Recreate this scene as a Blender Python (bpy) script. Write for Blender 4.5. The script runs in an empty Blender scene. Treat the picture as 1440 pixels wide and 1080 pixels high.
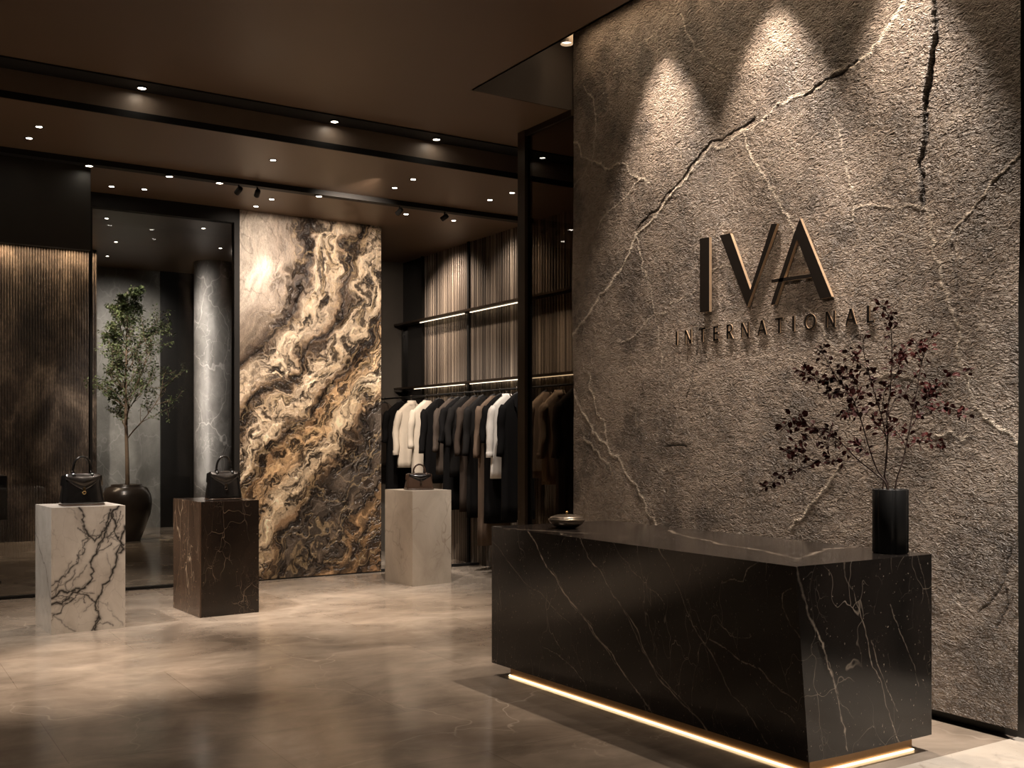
import bpy, math, random
import numpy as np
from mathutils import Vector, Matrix

# ------------------------------------------------------------------ camera, world, exposure
S = bpy.context.scene
C = S.collection
EYE = 1.55                      # eye height, metres
FPX, CX, HY = 1476.0, 720.0, 620.0
SA, CA = 0.5351, 0.8448         # camera yaw against the room axes
cam_d = bpy.data.cameras.new('camera')
cam_d.sensor_width = 36.0
cam_d.lens = FPX / 1440.0 * 36.0
cam_d.shift_y = (HY - 540.0) / 1440.0
cam_d.clip_end = 200
cam = bpy.data.objects.new('camera', cam_d)
cam.location = (0, 0, EYE)
cam.rotation_euler = (math.pi / 2, 0, -math.atan2(SA, CA))
C.objects.link(cam)
S.camera = cam
S.view_settings.view_transform = 'Standard'
S.view_settings.look = 'None'
S.view_settings.gamma = 1.0
S.view_settings.use_curve_mapping = False
S.view_settings.exposure = 0.97
S.cycles.use_denoising = True
S.cycles.max_bounces = 8
S.cycles.diffuse_bounces = 4
S.cycles.glossy_bounces = 4
S.cycles.transparent_max_bounces = 12
S.cycles.sample_clamp_indirect = 4.0
S.cycles.caustics_reflective = False
S.cycles.caustics_refractive = False
world = bpy.data.worlds.new('world')
S.world = world
world.use_nodes = True
world.node_tree.nodes['Background'].inputs[0].default_value = (1.0, 0.8, 0.62, 1)
world.node_tree.nodes['Background'].inputs[1].default_value = 0.02

WARM = (1.0, 0.74, 0.50)
SOFT = (1.0, 0.81, 0.655)
NEUT = (1.0, 0.89, 0.79)


def spot(loc, target, watts, angle, blend=0.6, col=SOFT, radius=0.03):
    d = bpy.data.lights.new('spot_lamp', 'SPOT')
    d.energy = watts; d.spot_size = math.radians(angle); d.spot_blend = blend
    d.color = col; d.shadow_soft_size = radius
    o = bpy.data.objects.new('spot_lamp', d)
    o.location = loc
    o.rotation_euler = (Vector(target) - Vector(loc)).to_track_quat('-Z', 'Y').to_euler()
    C.objects.link(o)
    return o


def area(loc, target, watts, sx, sy, col=SOFT, spread=180, up='Y'):
    d = bpy.data.lights.new('strip_lamp', 'AREA')
    d.energy = watts; d.shape = 'RECTANGLE'; d.size = sx; d.size_y = sy
    d.color = col; d.spread = math.radians(spread)
    o = bpy.data.objects.new('strip_lamp', d)
    o.location = loc
    o.rotation_euler = (Vector(target) - Vector(loc)).to_track_quat('-Z', up).to_euler()
    C.objects.link(o)
    return o


XW = 5.09      # plane of the lettered stone wall
ZU, ZL, ZI, ZT = 4.30, 4.08, 4.55, 5.00   # upper, lower, inner ceilings, top of the light slot

# wall washers inside the ceiling slot above the stone wall (their housings are built below)
WASH = [(XW - 0.30, 5.93), (XW - 0.30, 4.86), (XW - 0.30, 3.86)]
for (wx, wy), p in zip(WASH, (190, 205, 200)):
    spot((wx, wy, 4.86), (wx + 0.10, wy, 3.0), p, 58 if wy > 4 else 50, 0.8, SOFT, 0.025)
# long concealed strip at the top of the slot, grazing down the wall
area((XW - 0.18, 4.6, 4.95), (XW - 0.18, 4.6, 0), 9, 0.05, 4.6, WARM, 150)
# wide flood for the whole stone wall from the upper ceiling
spot((2.6, 4.3, 4.24), (5.09, 5.2, 1.4), 105, 84, 1.0, SOFT, 0.035)
# pedestal, floor and feature wall spots
spot((0.55, 8.75, 4.0), (1.60, 9.3, 0.8), 330, 40, 0.8, NEUT, 0.03)
spot((1.65, 8.75, 4.0), (2.8, 9.5, 0.8), 260, 38, 0.8, NEUT, 0.03)
spot((4.35, 8.75, 4.0), (5.25, 10.2, 0.9), 200, 40, 0.8, NEUT, 0.03)
spot((1.2, 7.6, 4.25), (1.2, 7.5, 0), 600, 38, 0.9, SOFT, 0.03)
spot((4.0, 9.3, 4.05), (4.1, 9.0, 0), 560, 48, 0.9, SOFT, 0.03)
spot((2.7, 8.43, 4.03), (2.9, 8.3, 0), 240, 64, 0.9, SOFT, 0.03)
spot((2.4, 10.6, 4.03), (2.4, 10.5, 0), 190, 70, 0.9, SOFT, 0.03)
spot((2.6, 6.0, 4.25), (2.7, 6.4, 0), 90, 74, 1.0, SOFT, 0.05)
spot((1.0, 3.6, 4.25), (1.2, 4.2, 0), 30, 90, 1.0, SOFT, 0.05)
spot((4.02, 10.85, 4.03), (3.92, 11.3, 3.25), 34, 38, 1.0, NEUT, 0.03)
spot((4.3, 9.1, 4.03), (4.5, 11.3, 2.7), 185, 86, 0.8, SOFT, 0.04)
spot((4.0, 9.2, 4.03), (4.3, 11.3, 0.9), 120, 52, 0.8, SOFT, 0.04)
# clothes and fluted wall
spot((4.9, 10.2, 4.03), (6.3, 11.4, 1.5), 250, 52, 0.8, NEUT, 0.04)
spot((5.7, 8.9, 4.03), (6.3, 10.0, 1.4), 190, 64, 0.8, NEUT, 0.04)
spot((5.75, 11.7, 4.03), (6.7, 11.9, 2.9), 95, 96, 0.9, SOFT, 0.04)
spot((5.75, 10.4, 4.03), (6.7, 10.4, 2.9), 40, 96, 0.9, SOFT, 0.04)
# inner room: tree, grey wall, column, fluted wall cove
spot((2.5, 15.0, 4.5), (3.65, 17.0, 2.4), 400, 46, 0.9, NEUT, 0.04)
spot((4.6, 16.6, 4.5), (3.9, 19.3, 2.2), 230, 78, 1.0, NEUT, 0.06)
spot((3.6, 16.4, 4.5), (4.2, 19.3, 2.4), 90, 60, 1.0, NEUT, 0.06)
area((4.86, 17.4, 2.6), (5.28, 17.84, 2.6), 4.5, 0.05, 3.6, NEUT, 120)
spot((4.2, 15.6, 4.5), (5.28, 17.84, 2.2), 120, 60, 1.0, NEUT, 0.05)
area((1.9, 17.54, 4.578), (1.9, 17.66, 0), 26, 3.0, 0.05, WARM, 150)
spot((2.0, 13.6, 4.5), (2.2, 17.7, 1.0), 150, 80, 1.0, SOFT, 0.05)
# bright floor beside the desk
spot((4.5, 2.2, 4.8), (4.75, 2.7, 0), 640, 44, 0.8, NEUT, 0.03)
spot((4.2, 4.9, 4.2), (4.0, 4.7, 1.0), 30, 70, 0.9, SOFT, 0.05)


# ------------------------------------------------------------------ helpers
def ray(px, py):
    """unit-depth ray of a point seen at (px, py), room axes"""
    a = (px - CX) / FPX
    return Vector((a * CA + SA, CA - a * SA, (HY - py) / FPX))


def onX(px, py, X):
    r = ray(px, py); t = X / r.x
    return Vector((X, r.y * t, EYE + r.z * t))


def onY(px, py, Y):
    r = ray(px, py); t = Y / r.y
    return Vector((r.x * t, Y, EYE + r.z * t))


def onZ(px, py, Z):
    r = ray(px, py); t = (Z - EYE) / r.z
    return Vector((r.x * t, r.y * t, Z))


def atD(px, py, d):
    r = ray(px, py)
    return Vector((r.x * d, r.y * d, EYE + r.z * d))


class MB:
    def __init__(self):
        self.v = []; self.f = []; self.n = 0

    def add(self, verts, faces):
        b = self.n
        self.v.extend([tuple(p) for p in verts]); self.n += len(verts)
        self.f.extend([tuple(i + b for i in q) for q in faces])
        return self

    def box(self, x0, x1, y0, y1, z0, z1):
        return self.add([(x0, y0, z0), (x1, y0, z0), (x1, y1, z0), (x0, y1, z0),
                         (x0, y0, z1), (x1, y0, z1), (x1, y1, z1), (x0, y1, z1)],
                        [(0, 3, 2, 1), (4, 5, 6, 7), (0, 1, 5, 4), (1, 2, 6, 5), (2, 3, 7, 6), (3, 0, 4, 7)])

    def loft(self, rings, cap0=True, cap1=True):
        n = len(rings[0]); vs = [p for r in rings for p in r]; fs = []
        for i in range(len(rings) - 1):
            for j in range(n):
                k = (j + 1) % n
                fs.append((i * n + j, i * n + k, (i + 1) * n + k, (i + 1) * n + j))
        if cap0: fs.append(tuple(range(n - 1, -1, -1)))
        if cap1: fs.append(tuple((len(rings) - 1) * n + j for j in range(n)))
        return self.add(vs, fs)

    def tube(self, pts, rad, n=8, flat=1.0):
        pts = [Vector(p) for p in pts]
        if not isinstance(rad, (list, tuple)): rad = [rad] * len(pts)
        rings = []; ref = None
        for i, p in enumerate(pts):
            t = (pts[min(i + 1, len(pts) - 1)] - pts[max(i - 1, 0)])
            t = t.normalized() if t.length > 1e-9 else Vector((0, 0, 1))
            if ref is None:
                ref = Vector((0, 1, 0)) if abs(t.y) < 0.9 else Vector((1, 0, 0))
            a = (ref - t * ref.dot(t)).normalized(); ref = a
            b = t.cross(a)
            rings.append([p + a * math.cos(2 * math.pi * k / n) * rad[i] * flat + b * math.sin(2 * math.pi * k / n) * rad[i] for k in range(n)])
        return self.loft(rings)

    def lathe(self, prof, n=32, c=(0, 0, 0), cap0=True, cap1=True):
        rings = [[(c[0] + r * math.cos(2 * math.pi * k / n), c[1] + r * math.sin(2 * math.pi * k / n), c[2] + z) for k in range(n)] for r, z in prof]
        return self.loft(rings, cap0, cap1)

    def patch(self, a, b, c, d, nu, nv):
        """bilinear grid a-b along u, a-d along v"""
        a, b, c, d = (np.array(q, float) for q in (a, b, c, d))
        u = np.linspace(0, 1, nu + 1); v = np.linspace(0, 1, nv + 1)
        U, V = np.meshgrid(u, v)
        U = U[..., None]; V = V[..., None]
        P = (1 - U) * (1 - V) * a + U * (1 - V) * b + U * V * c + (1 - U) * V * d
        idx = np.arange((nu + 1) * (nv + 1)).reshape(nv + 1, nu + 1)
        q = np.stack([idx[:-1, :-1], idx[:-1, 1:], idx[1:, 1:], idx[1:, :-1]], -1).reshape(-1, 4)
        return self.add(P.reshape(-1, 3).tolist(), q.tolist())

    def build(self, name, mat=None, parent=None, smooth=False, bevel=0, attrs=None):
        me = bpy.data.meshes.new(name)
        me.from_pydata(self.v, [], self.f)
        me.update()
        if smooth:
            me.polygons.foreach_set('use_smooth', [True] * len(me.polygons))
        for k, arr in (attrs or {}).items():
            arr = np.asarray(arr, np.float32)
            if arr.ndim == 1:
                at = me.attributes.new(k, 'FLOAT', 'POINT'); at.data.foreach_set('value', arr)
            else:
                at = me.attributes.new(k, 'FLOAT_COLOR', 'POINT'); at.data.foreach_set('color', arr.reshape(-1))
        o = bpy.data.objects.new(name, me)
        if mat: me.materials.append(mat)
        C.objects.link(o)
        if parent: o.parent = parent
        if bevel:
            m = o.modifiers.new('bevel', 'BEVEL'); m.width = bevel; m.segments = 2; m.limit_method = 'ANGLE'
        return o


def tag(o, label=None, cat=None, group=None, kind=None):
    if label: o['label'] = label
    if cat: o['category'] = cat
    if group: o['group'] = group
    if kind: o['kind'] = kind
    return o


def thing(name, loc, label, cat, rz=0, group=None):
    o = bpy.data.objects.new(name, None)
    o.empty_display_size = 0.1
    o.location = loc; o.rotation_euler = (0, 0, rz)
    C.objects.link(o)
    return tag(o, label, cat, group)


def struct(o):
    o['kind'] = 'structure'
    return o


def copy_tree(o, loc, rz=0, label=None, group=None):
    r = o.copy(); C.objects.link(r); r.location = loc; r.rotation_euler = (0, 0, rz)
    if label: r['label'] = label
    if group: r['group'] = group
    for ch in list(o.children):
        c = ch.copy(); C.objects.link(c); c.parent = r
        for g in list(ch.children):
            d = g.copy(); C.objects.link(d); d.parent = c
    return r


# numpy noise -------------------------------------------------------
def _hash(ix, iy, seed):
    h = (ix.astype(np.int64) * 374761393 + iy.astype(np.int64) * 668265263 + seed * 974711) & 0xffffffff
    h = ((h ^ (h >> 13)) * 1274126177) & 0xffffffff
    return ((h ^ (h >> 16)) & 0xffff) / 65535.0


def vnoise(x, y, seed=0):
    ix = np.floor(x); iy = np.floor(y); fx = x - ix; fy = y - iy
    fx = fx * fx * fx * (fx * (fx * 6 - 15) + 10); fy = fy * fy * fy * (fy * (fy * 6 - 15) + 10)
    a = _hash(ix, iy, seed); b = _hash(ix + 1, iy, seed); c = _hash(ix, iy + 1, seed); d = _hash(ix + 1, iy + 1, seed)
    return (a * (1 - fx) + b * fx) * (1 - fy) + (c * (1 - fx) + d * fx) * fy


def fbm(x, y, seed=0, oct=4, gain=0.5):
    s = 0; a = 1; t = 0
    for o in range(oct):
        s = s + a * (vnoise(x, y, seed + o * 17) * 2 - 1); t += a
        # rotate between octaves
        x, y = 2.03 * (0.8 * x - 0.6 * y) + 3.1, 2.03 * (0.6 * x + 0.8 * y) - 1.7
        a *= gain
    return s / t


def fract(poly, rnd, amp=0.10, depth=3):
    """roughen a 3-D polyline by midpoint displacement"""
    pts = [np.array(p, float) for p in poly]
    keep = (np.ptp(np.array(pts), axis=0) > 0.012 * np.ptp(np.array(pts), axis=0).max() + 1e-5).astype(float)
    for _ in range(depth):
        out = [pts[0]]
        for a, b in zip(pts[:-1], pts[1:]):
            l = np.linalg.norm(b - a)
            out.append((a + b) / 2 + np.array([rnd.gauss(0, 1) for _ in range(3)]) * keep * l * amp)
            out.append(b)
        pts = out
    return pts


def vein_field(P, lines, rnd, amp=0.08, depth=3):
    """max over lines of strength*exp(-(d/w)^2); lines: (polyline3d, width, strength)"""
    F = np.zeros(len(P))
    for poly, w, st in lines:
        pts = fract(poly, rnd, amp, depth)
        n = len(pts) - 1
        for i, (a, b) in enumerate(zip(pts[:-1], pts[1:])):
            lo = np.minimum(a, b) - 4 * w; hi = np.maximum(a, b) + 4 * w
            m = np.nonzero(np.all((P > lo) & (P < hi), axis=1))[0]
            if not len(m): continue
            Q = P[m]; ab = b - a; L = max(ab.dot(ab), 1e-12)
            t = np.clip((Q - a).dot(ab) / L, 0, 1)
            d = np.linalg.norm(Q - (a + t[:, None] * ab), axis=1)
            ww = w * (0.45 + 1.15 * rnd.random())
            F[m] = np.maximum(F[m], st * np.exp(-(d / ww) ** 2))
    return F


# ------------------------------------------------------------------ materials
class NT:
    def __init__(self, name):
        self.m = bpy.data.materials.new(name); self.m.use_nodes = True
        self.t = self.m.node_tree; self.t.nodes.clear()
        self.out = self.t.nodes.new('ShaderNodeOutputMaterial')

    def n(self, kind, **kw):
        nd = self.t.nodes.new(kind)
        for k, v in kw.items():
            if k.startswith('i_'):
                key = k[2:]
                key = int(key) if key.isdigit() else key.replace('_', ' ')
                self.put(nd.inputs[key], v)
            else:
                setattr(nd, k, v)
        return nd

    def put(self, sock, v):
        if isinstance(v, bpy.types.NodeSocket): self.t.links.new(v, sock)
        elif isinstance(v, (tuple, list)) and len(v) == 3 and sock.type == 'RGBA': sock.default_value = (*v, 1)
        else: sock.default_value = v

    def coord(self, scale=(1, 1, 1), rot=(0, 0, 0)):
        tc = self.n('ShaderNodeTexCoord')
        mp = self.n('ShaderNodeMapping'); self.t.links.new(tc.outputs['Object'], mp.inputs[0])
        mp.inputs['Scale'].default_value = scale; mp.inputs['Rotation'].default_value = rot
        return mp.outputs[0]

    def noise(self, vec, scale, detail=4, rough=0.55, dist=0.0):
        nd = self.n('ShaderNodeTexNoise')
        self.put(nd.inputs['Vector'], vec)
        nd.inputs['Scale'].default_value = scale; nd.inputs['Detail'].default_value = detail
        nd.inputs['Roughness'].default_value = rough; nd.inputs['Distortion'].default_value = dist
        return nd

    def ramp(self, fac, stops, interp='LINEAR'):
        nd = self.n('ShaderNodeValToRGB'); self.put(nd.inputs[0], fac)
        cr = nd.color_ramp; cr.interpolation = interp
        while len(cr.elements) < len(stops): cr.elements.new(0.5)
        for e, (p, c) in zip(cr.elements, stops):
            e.position = p
            e.color = (*c, 1) if isinstance(c, tuple) else (c, c, c, 1)
        return nd.outputs[0]

    def mix(self, fac, a, b, mode='MIX'):
        nd = self.n('ShaderNodeMix', data_type='RGBA', blend_type=mode)
        self.put(nd.inputs[0], fac); self.put(nd.inputs[6], a); self.put(nd.inputs[7], b)
        return nd.outputs[2]

    def math(self, op, a, b=0.0, c=None):
        nd = self.n('ShaderNodeMath', operation=op)
        self.put(nd.inputs[0], a); self.put(nd.inputs[1], b)
        if c is not None: self.put(nd.inputs[2], c)
        return nd.outputs[0]

    def attr(self, name, col=False):
        nd = self.n('ShaderNodeAttribute', attribute_name=name)
        return nd.outputs['Color' if col else 'Fac']

    def warp(self, vec, scale, amt):
        nz = self.noise(vec, scale, 3)
        sub = self.n('ShaderNodeVectorMath', operation='SUBTRACT'); self.put(sub.inputs[0], nz.outputs['Color']); sub.inputs[1].default_value = (.5, .5, .5)
        sc = self.n('ShaderNodeVectorMath', operation='SCALE'); self.put(sc.inputs[0], sub.outputs[0]); sc.inputs['Scale'].default_value = amt
        ad = self.n('ShaderNodeVectorMath', operation='ADD'); self.put(ad.inputs[0], vec); self.put(ad.inputs[1], sc.outputs[0])
        return ad.outputs[0]

    def cracks(self, vec, scale, width):
        """thin lines between voronoi cells, 1 on the line"""
        v = self.n('ShaderNodeTexVoronoi', feature='DISTANCE_TO_EDGE')
        self.put(v.inputs['Vector'], vec); v.inputs['Scale'].default_value = scale
        return self.ramp(v.outputs['Distance'], [(0.0, 1.0), (width, 0.0)])

    def bump(self, h, strength, dist=0.01, normal=None):
        b = self.n('ShaderNodeBump'); self.put(b.inputs['Height'], h)
        b.inputs['Strength'].default_value = strength; b.inputs['Distance'].default_value = dist
        if normal is not None: self.put(b.inputs['Normal'], normal)
        return b.outputs[0]

    def done(self, col, rough=0.5, metal=0.0, normal=None, spec=None, coat=0.0, sheen=0.0, emit=None):
        p = self.n('ShaderNodeBsdfPrincipled')
        self.put(p.inputs['Base Color'], col); self.put(p.inputs['Roughness'], rough); self.put(p.inputs['Metallic'], metal)
        if normal is not None: self.put(p.inputs['Normal'], normal)
        if spec is not None: self.put(p.inputs['Specular IOR Level'], spec)
        if coat: p.inputs['Coat Weight'].default_value = coat; p.inputs['Coat Roughness'].default_value = 0.08
        if sheen: p.inputs['Sheen Weight'].default_value = sheen
        self.t.links.new(p.outputs[0], self.out.inputs[0])
        return self.m


def plain(name, col, rough=0.5, metal=0.0, spec=None, coat=0.0, var=0.12, scale=9.0):
    t = NT(name)
    nz = t.noise(t.coord(), scale, 4).outputs['Fac']
    c = t.mix(nz, tuple(x * (1 - var) for x in col), tuple(min(1, x * (1 + var)) for x in col))
    return t.done(c, rough, metal, spec=spec, coat=coat)


def emit(name, col, strength):
    t = NT(name)
    e = t.n('ShaderNodeEmission'); t.put(e.inputs[0], col); e.inputs[1].default_value = strength
    t.t.links.new(e.outputs[0], t.out.inputs[0])
    return t.m


def glass(name, tint, rough=0.02, ior=1.45):
    t = NT(name)
    tr = t.n('ShaderNodeBsdfTransparent'); t.put(tr.inputs[0], tint)
    gl = t.n('ShaderNodeBsdfGlossy'); gl.inputs['Roughness'].default_value = rough
    fr = t.n('ShaderNodeFresnel'); fr.inputs[0].default_value = ior
    ge = t.n('ShaderNodeNewGeometry')
    fac = t.math('MULTIPLY', fr.outputs[0], t.math('SUBTRACT', 1.0, ge.outputs['Backfacing']))
    mx = t.n('ShaderNodeMixShader'); t.put(mx.inputs[0], fac)
    t.put(mx.inputs[1], tr.outputs[0]); t.put(mx.inputs[2], gl.outputs[0])
    t.t.links.new(mx.outputs[0], t.out.inputs[0])
    return t.m


def fabric(name, col, rough=0.85, sheen=0.0):
    t = NT(name)
    v = t.coord()
    nz = t.noise(v, 6, 3).outputs['Fac']
    fine = t.noise(t.coord((160, 160, 40)), 1.0, 2).outputs['Fac']
    c = t.mix(nz, tuple(x * 0.82 for x in col), tuple(min(1, x * 1.12) for x in col))
    return t.done(c, rough, normal=t.bump(fine, 0.25, 0.002), sheen=sheen, spec=0.1)


def m_stone_wall():
    t = NT('rough_brown_stone')
    v = t.coord()
    big = t.noise(v, 0.9, 5, 0.6, 0.6).outputs['Fac']
    c = t.ramp(big, [(0.32, (0.118, 0.088, 0.067)), (0.5, (0.222, 0.171, 0.133)), (0.66, (0.325, 0.258, 0.205))])
    vd = t.coord((1.0, 0.9, 1.7), (math.radians(-32), 0, 0))
    med = t.noise(vd, 8.5, 5, 0.64, 0.9).outputs['Fac']
    worm = t.noise(t.warp(vd, 10.0, 0.09), 17, 2, 0.5, 0.7).outputs['Fac']
    worm2 = t.noise(t.warp(vd, 18.0, 0.05), 36, 2, 0.5, 0.6).outputs['Fac']
    r1 = t.ramp(t.math('ABSOLUTE', t.math('SUBTRACT', worm, 0.5)), [(0.0, 1.0), (0.10, 0.25), (0.25, 0.0)])
    r2 = t.ramp(t.math('ABSOLUTE', t.math('SUBTRACT', worm2, 0.5)), [(0.0, 1.0), (0.10, 0.25), (0.25, 0.0)])
    c = t.mix(t.ramp(med, [(0.35, 0.0), (0.7, 1.0)]), c, t.mix(0.3, c, (0.38, 0.32, 0.255)))
    c = t.mix(t.math('MULTIPLY', r1, 0.35), c, (0.50, 0.425, 0.34))
    c = t.mix(t.ramp(t.noise(v, 2.6, 6, 0.7).outputs['Fac'], [(0.38, 0.75), (0.54, 0.0)]), c, (0.055, 0.042, 0.033))
    hair = t.math('MULTIPLY', t.cracks(t.warp(v, 2.2, 0.55), 2.6, 0.014), t.ramp(t.noise(v, 2.1, 2).outputs['Fac'], [(0.5, 0.0), (0.62, 0.7)]))
    c = t.mix(hair, c, (0.56, 0.48, 0.39))
    c = t.mix(t.attr('vein'), c, (0.78, 0.69, 0.57))
    c = t.mix(t.attr('crack'), c, (0.02, 0.015, 0.012))
    h = t.math('ADD', t.math('MULTIPLY', med, 0.7), t.math('ADD', t.math('MULTIPLY', r1, 0.6), t.math('MULTIPLY', r2, 0.35)))
    nb = t.bump(h, 1.0, 0.034)
    return t.done(c, t.ramp(med, [(0.3, 0.60), (0.8, 0.36)]), normal=nb, spec=0.45)


def m_marble_feature():
    t = NT('swirled_brown_cream_marble')
    v = t.coord()
    c = t.attr('tint', True)
    fine = t.noise(t.coord((3, 3, 1.2), (0, math.radians(-32), 0)), 26, 6, 0.65, 1.0).outputs['Fac']
    c = t.mix(0.4, c, t.ramp(fine, [(0.3, 0.15), (0.7, 0.9)]), 'OVERLAY')
    return t.done(c, 0.26, spec=0.45, normal=t.bump(t.math('ADD', t.math('MULTIPLY', fine, 0.5), t.math('MULTIPLY', t.attr('relief'), 1.5)), 0.8, 0.012))


def m_white_marble():
    t = NT('white_marble_black_veins')
    v = t.coord()
    base = t.ramp(t.noise(v, 4, 5, 0.6, 0.5).outputs['Fac'], [(0.3, (0.62, 0.57, 0.51)), (0.65, (0.80, 0.76, 0.70))])
    hair = t.math('MULTIPLY', t.cracks(t.warp(t.coord((1.5, 1, .8)), 4, 0.25), 5.5, 0.014), 0.35)
    c = t.mix(hair, base, (0.30, 0.26, 0.23))
    c = t.mix(t.attr('halo'), c, (0.36, 0.32, 0.29))
    c = t.mix(t.attr('vein'), c, (0.018, 0.016, 0.016))
    return t.done(c, 0.16, spec=0.5)


def m_dark_marble(name, c0, c1, vein, sc=5.0, w=0.014, amount=0.9, rough=0.16, attr=False, stretch=(1, 1, 1), rot=(0, 0, 0)):
    t = NT(name)
    v = t.coord(stretch, rot)
    base = t.ramp(t.noise(v, 2.2, 5, 0.6, 0.8).outputs['Fac'], [(0.3, c0), (0.7, c1)])
    k1 = t.cracks(t.warp(v, 2.4, 0.5), sc, w)
    m1 = t.ramp(t.noise(v, 2.6, 3).outputs['Fac'], [(0.47, 0.0), (0.66, amount)])
    k2 = t.cracks(t.warp(v, 5.5, 0.28), sc * 2.7, w * 1.3)
    m2 = t.ramp(t.noise(v, 4.0, 3).outputs['Fac'], [(0.54, 0.0), (0.7, amount * 0.7)])
    c = t.mix(t.math('MULTIPLY', k1, m1), base, vein)
    c = t.mix(t.math('MULTIPLY', k2, m2), c, vein)
    sp = t.ramp(t.noise(v, 75, 2).outputs['Fac'], [(0.70, 0.0), (0.75, 0.5)])
    c = t.mix(sp, c, vein)
    if attr: c = t.mix(t.attr('vein'), c, tuple(min(1, x * 1.15) for x in vein))
    return t.done(c, rough, spec=0.5)


def m_floor():
    t = NT('polished_beige_stone_floor')
    v = t.coord()
    big = t.noise(t.warp(v, 0.8, 0.8), 0.75, 6, 0.60, 0.6).outputs['Fac']
    c = t.ramp(big, [(0.30, (0.185, 0.148, 0.116)), (0.5, (0.315, 0.262, 0.210)), (0.70, (0.46, 0.395, 0.325))])
    cl = t.noise(t.coord((1, 1.7, 1), (0, 0, 0.35)), 2.0, 7, 0.62, 0.7).outputs['Fac']
    c = t.mix(0.38, c, t.ramp(cl, [(0.3, 0.2), (0.72, 0.85)]), 'OVERLAY')
    hair = t.math('MULTIPLY', t.cracks(t.warp(v, 1.1, 1.1), 0.75, 0.006), t.ramp(t.noise(v, 0.9, 3).outputs['Fac'], [(0.47, 0.0), (0.62, 0.6)]))
    c = t.mix(hair, c, (0.58, 0.50, 0.41))
    hair2 = t.math('MULTIPLY', t.cracks(t.warp(v, 2.6, 0.6), 2.1, 0.010), t.ramp(t.noise(v, 1.3, 3).outputs['Fac'], [(0.52, 0.0), (0.66, 0.35)]))
    c = t.mix(hair2, c, (0.55, 0.47, 0.38))
    br = t.n('ShaderNodeTexBrick'); t.put(br.inputs['Vector'], v)
    br.offset = 0.5
    br.inputs['Scale'].default_value = 1.0; br.inputs['Mortar Size'].default_value = 0.0025
    br.inputs['Brick Width'].default_value = 1.8; br.inputs['Row Height'].default_value = 0.9
    br.inputs['Color1'].default_value = (0.90, 0.90, 0.90, 1); br.inputs['Color2'].default_value = (1.06, 1.06, 1.06, 1); br.inputs['Mortar'].default_value = (0.72, 0.70, 0.68, 1)
    c = t.mix(1.0, c, br.outputs[0], 'MULTIPLY')
    r = t.ramp(cl, [(0.3, 0.13), (0.7, 0.21)])
    return t.done(c, r, spec=0.65, normal=t.bump(t.noise(v, 9, 2).outputs['Fac'], 0.02, 0.01))


def m_flute_stone():
    t = NT('fluted_brown_stone')
    v = t.coord()
    n1 = t.noise(t.coord((1, 1, 0.55)), 2.0, 6, 0.7, 0.4).outputs['Fac']
    c = t.ramp(n1, [(0.36, (0.030, 0.022, 0.018)), (0.5, (0.085, 0.063, 0.048)), (0.64, (0.24, 0.185, 0.14))])
    n2 = t.noise(v, 22, 4, 0.7).outputs['Fac']
    c = t.mix(0.6, c, t.ramp(n2, [(0.3, 0.15), (0.7, 0.9)]), 'OVERLAY')
    return t.done(c, 0.55, normal=t.bump(t.math('ADD', n2, n1), 0.8, 0.015), spec=0.4)


def m_slats():
    t = NT('dark_bronze_slats')
    n1 = t.noise(t.coord((0.0, 23.0, 0.02)), 1.0, 2, 0.6).outputs['Fac']
    n2 = t.noise(t.coord((0.0, 1.3, 0.15)), 1.0, 2).outputs['Fac']
    c = t.ramp(n1, [(0.36, (0.045, 0.036, 0.029)), (0.5, (0.14, 0.112, 0.088)), (0.66, (0.42, 0.345, 0.27))])
    c = t.mix(0.5, c, t.ramp(n2, [(0.35, 0.2), (0.65, 0.75)]), 'OVERLAY')
    return t.done(c, 0.40, 0.3)


def m_grey_stone(name, a, b, vein):
    t = NT(name)
    v = t.coord((1, 1, 0.6))
    n1 = t.noise(v, 1.4, 6, 0.65, 0.9).outputs['Fac']
    c = t.ramp(n1, [(0.3, a), (0.68, b)])
    k = t.math('MULTIPLY', t.cracks(t.warp(v, 2.0, 0.7), 1.9, 0.02), 0.5)
    k2 = t.math('MULTIPLY', t.cracks(t.warp(v, 4.0, 0.4), 5.0, 0.022), 0.25)
    c = t.mix(k, c, vein); c = t.mix(k2, c, vein)
    return t.done(c, 0.42, normal=t.bump(t.noise(v, 20, 4).outputs['Fac'], 0.25, 0.01), spec=0.4)


def m_ceiling(name, col, rough):
    t = NT(name)
    nz = t.noise(t.coord(), 0.5, 3).outputs['Fac']
    c = t.mix(nz, tuple(x * .85 for x in col), tuple(x * 1.15 for x in col))
    return t.done(c, rough, spec=0.4)


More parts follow.
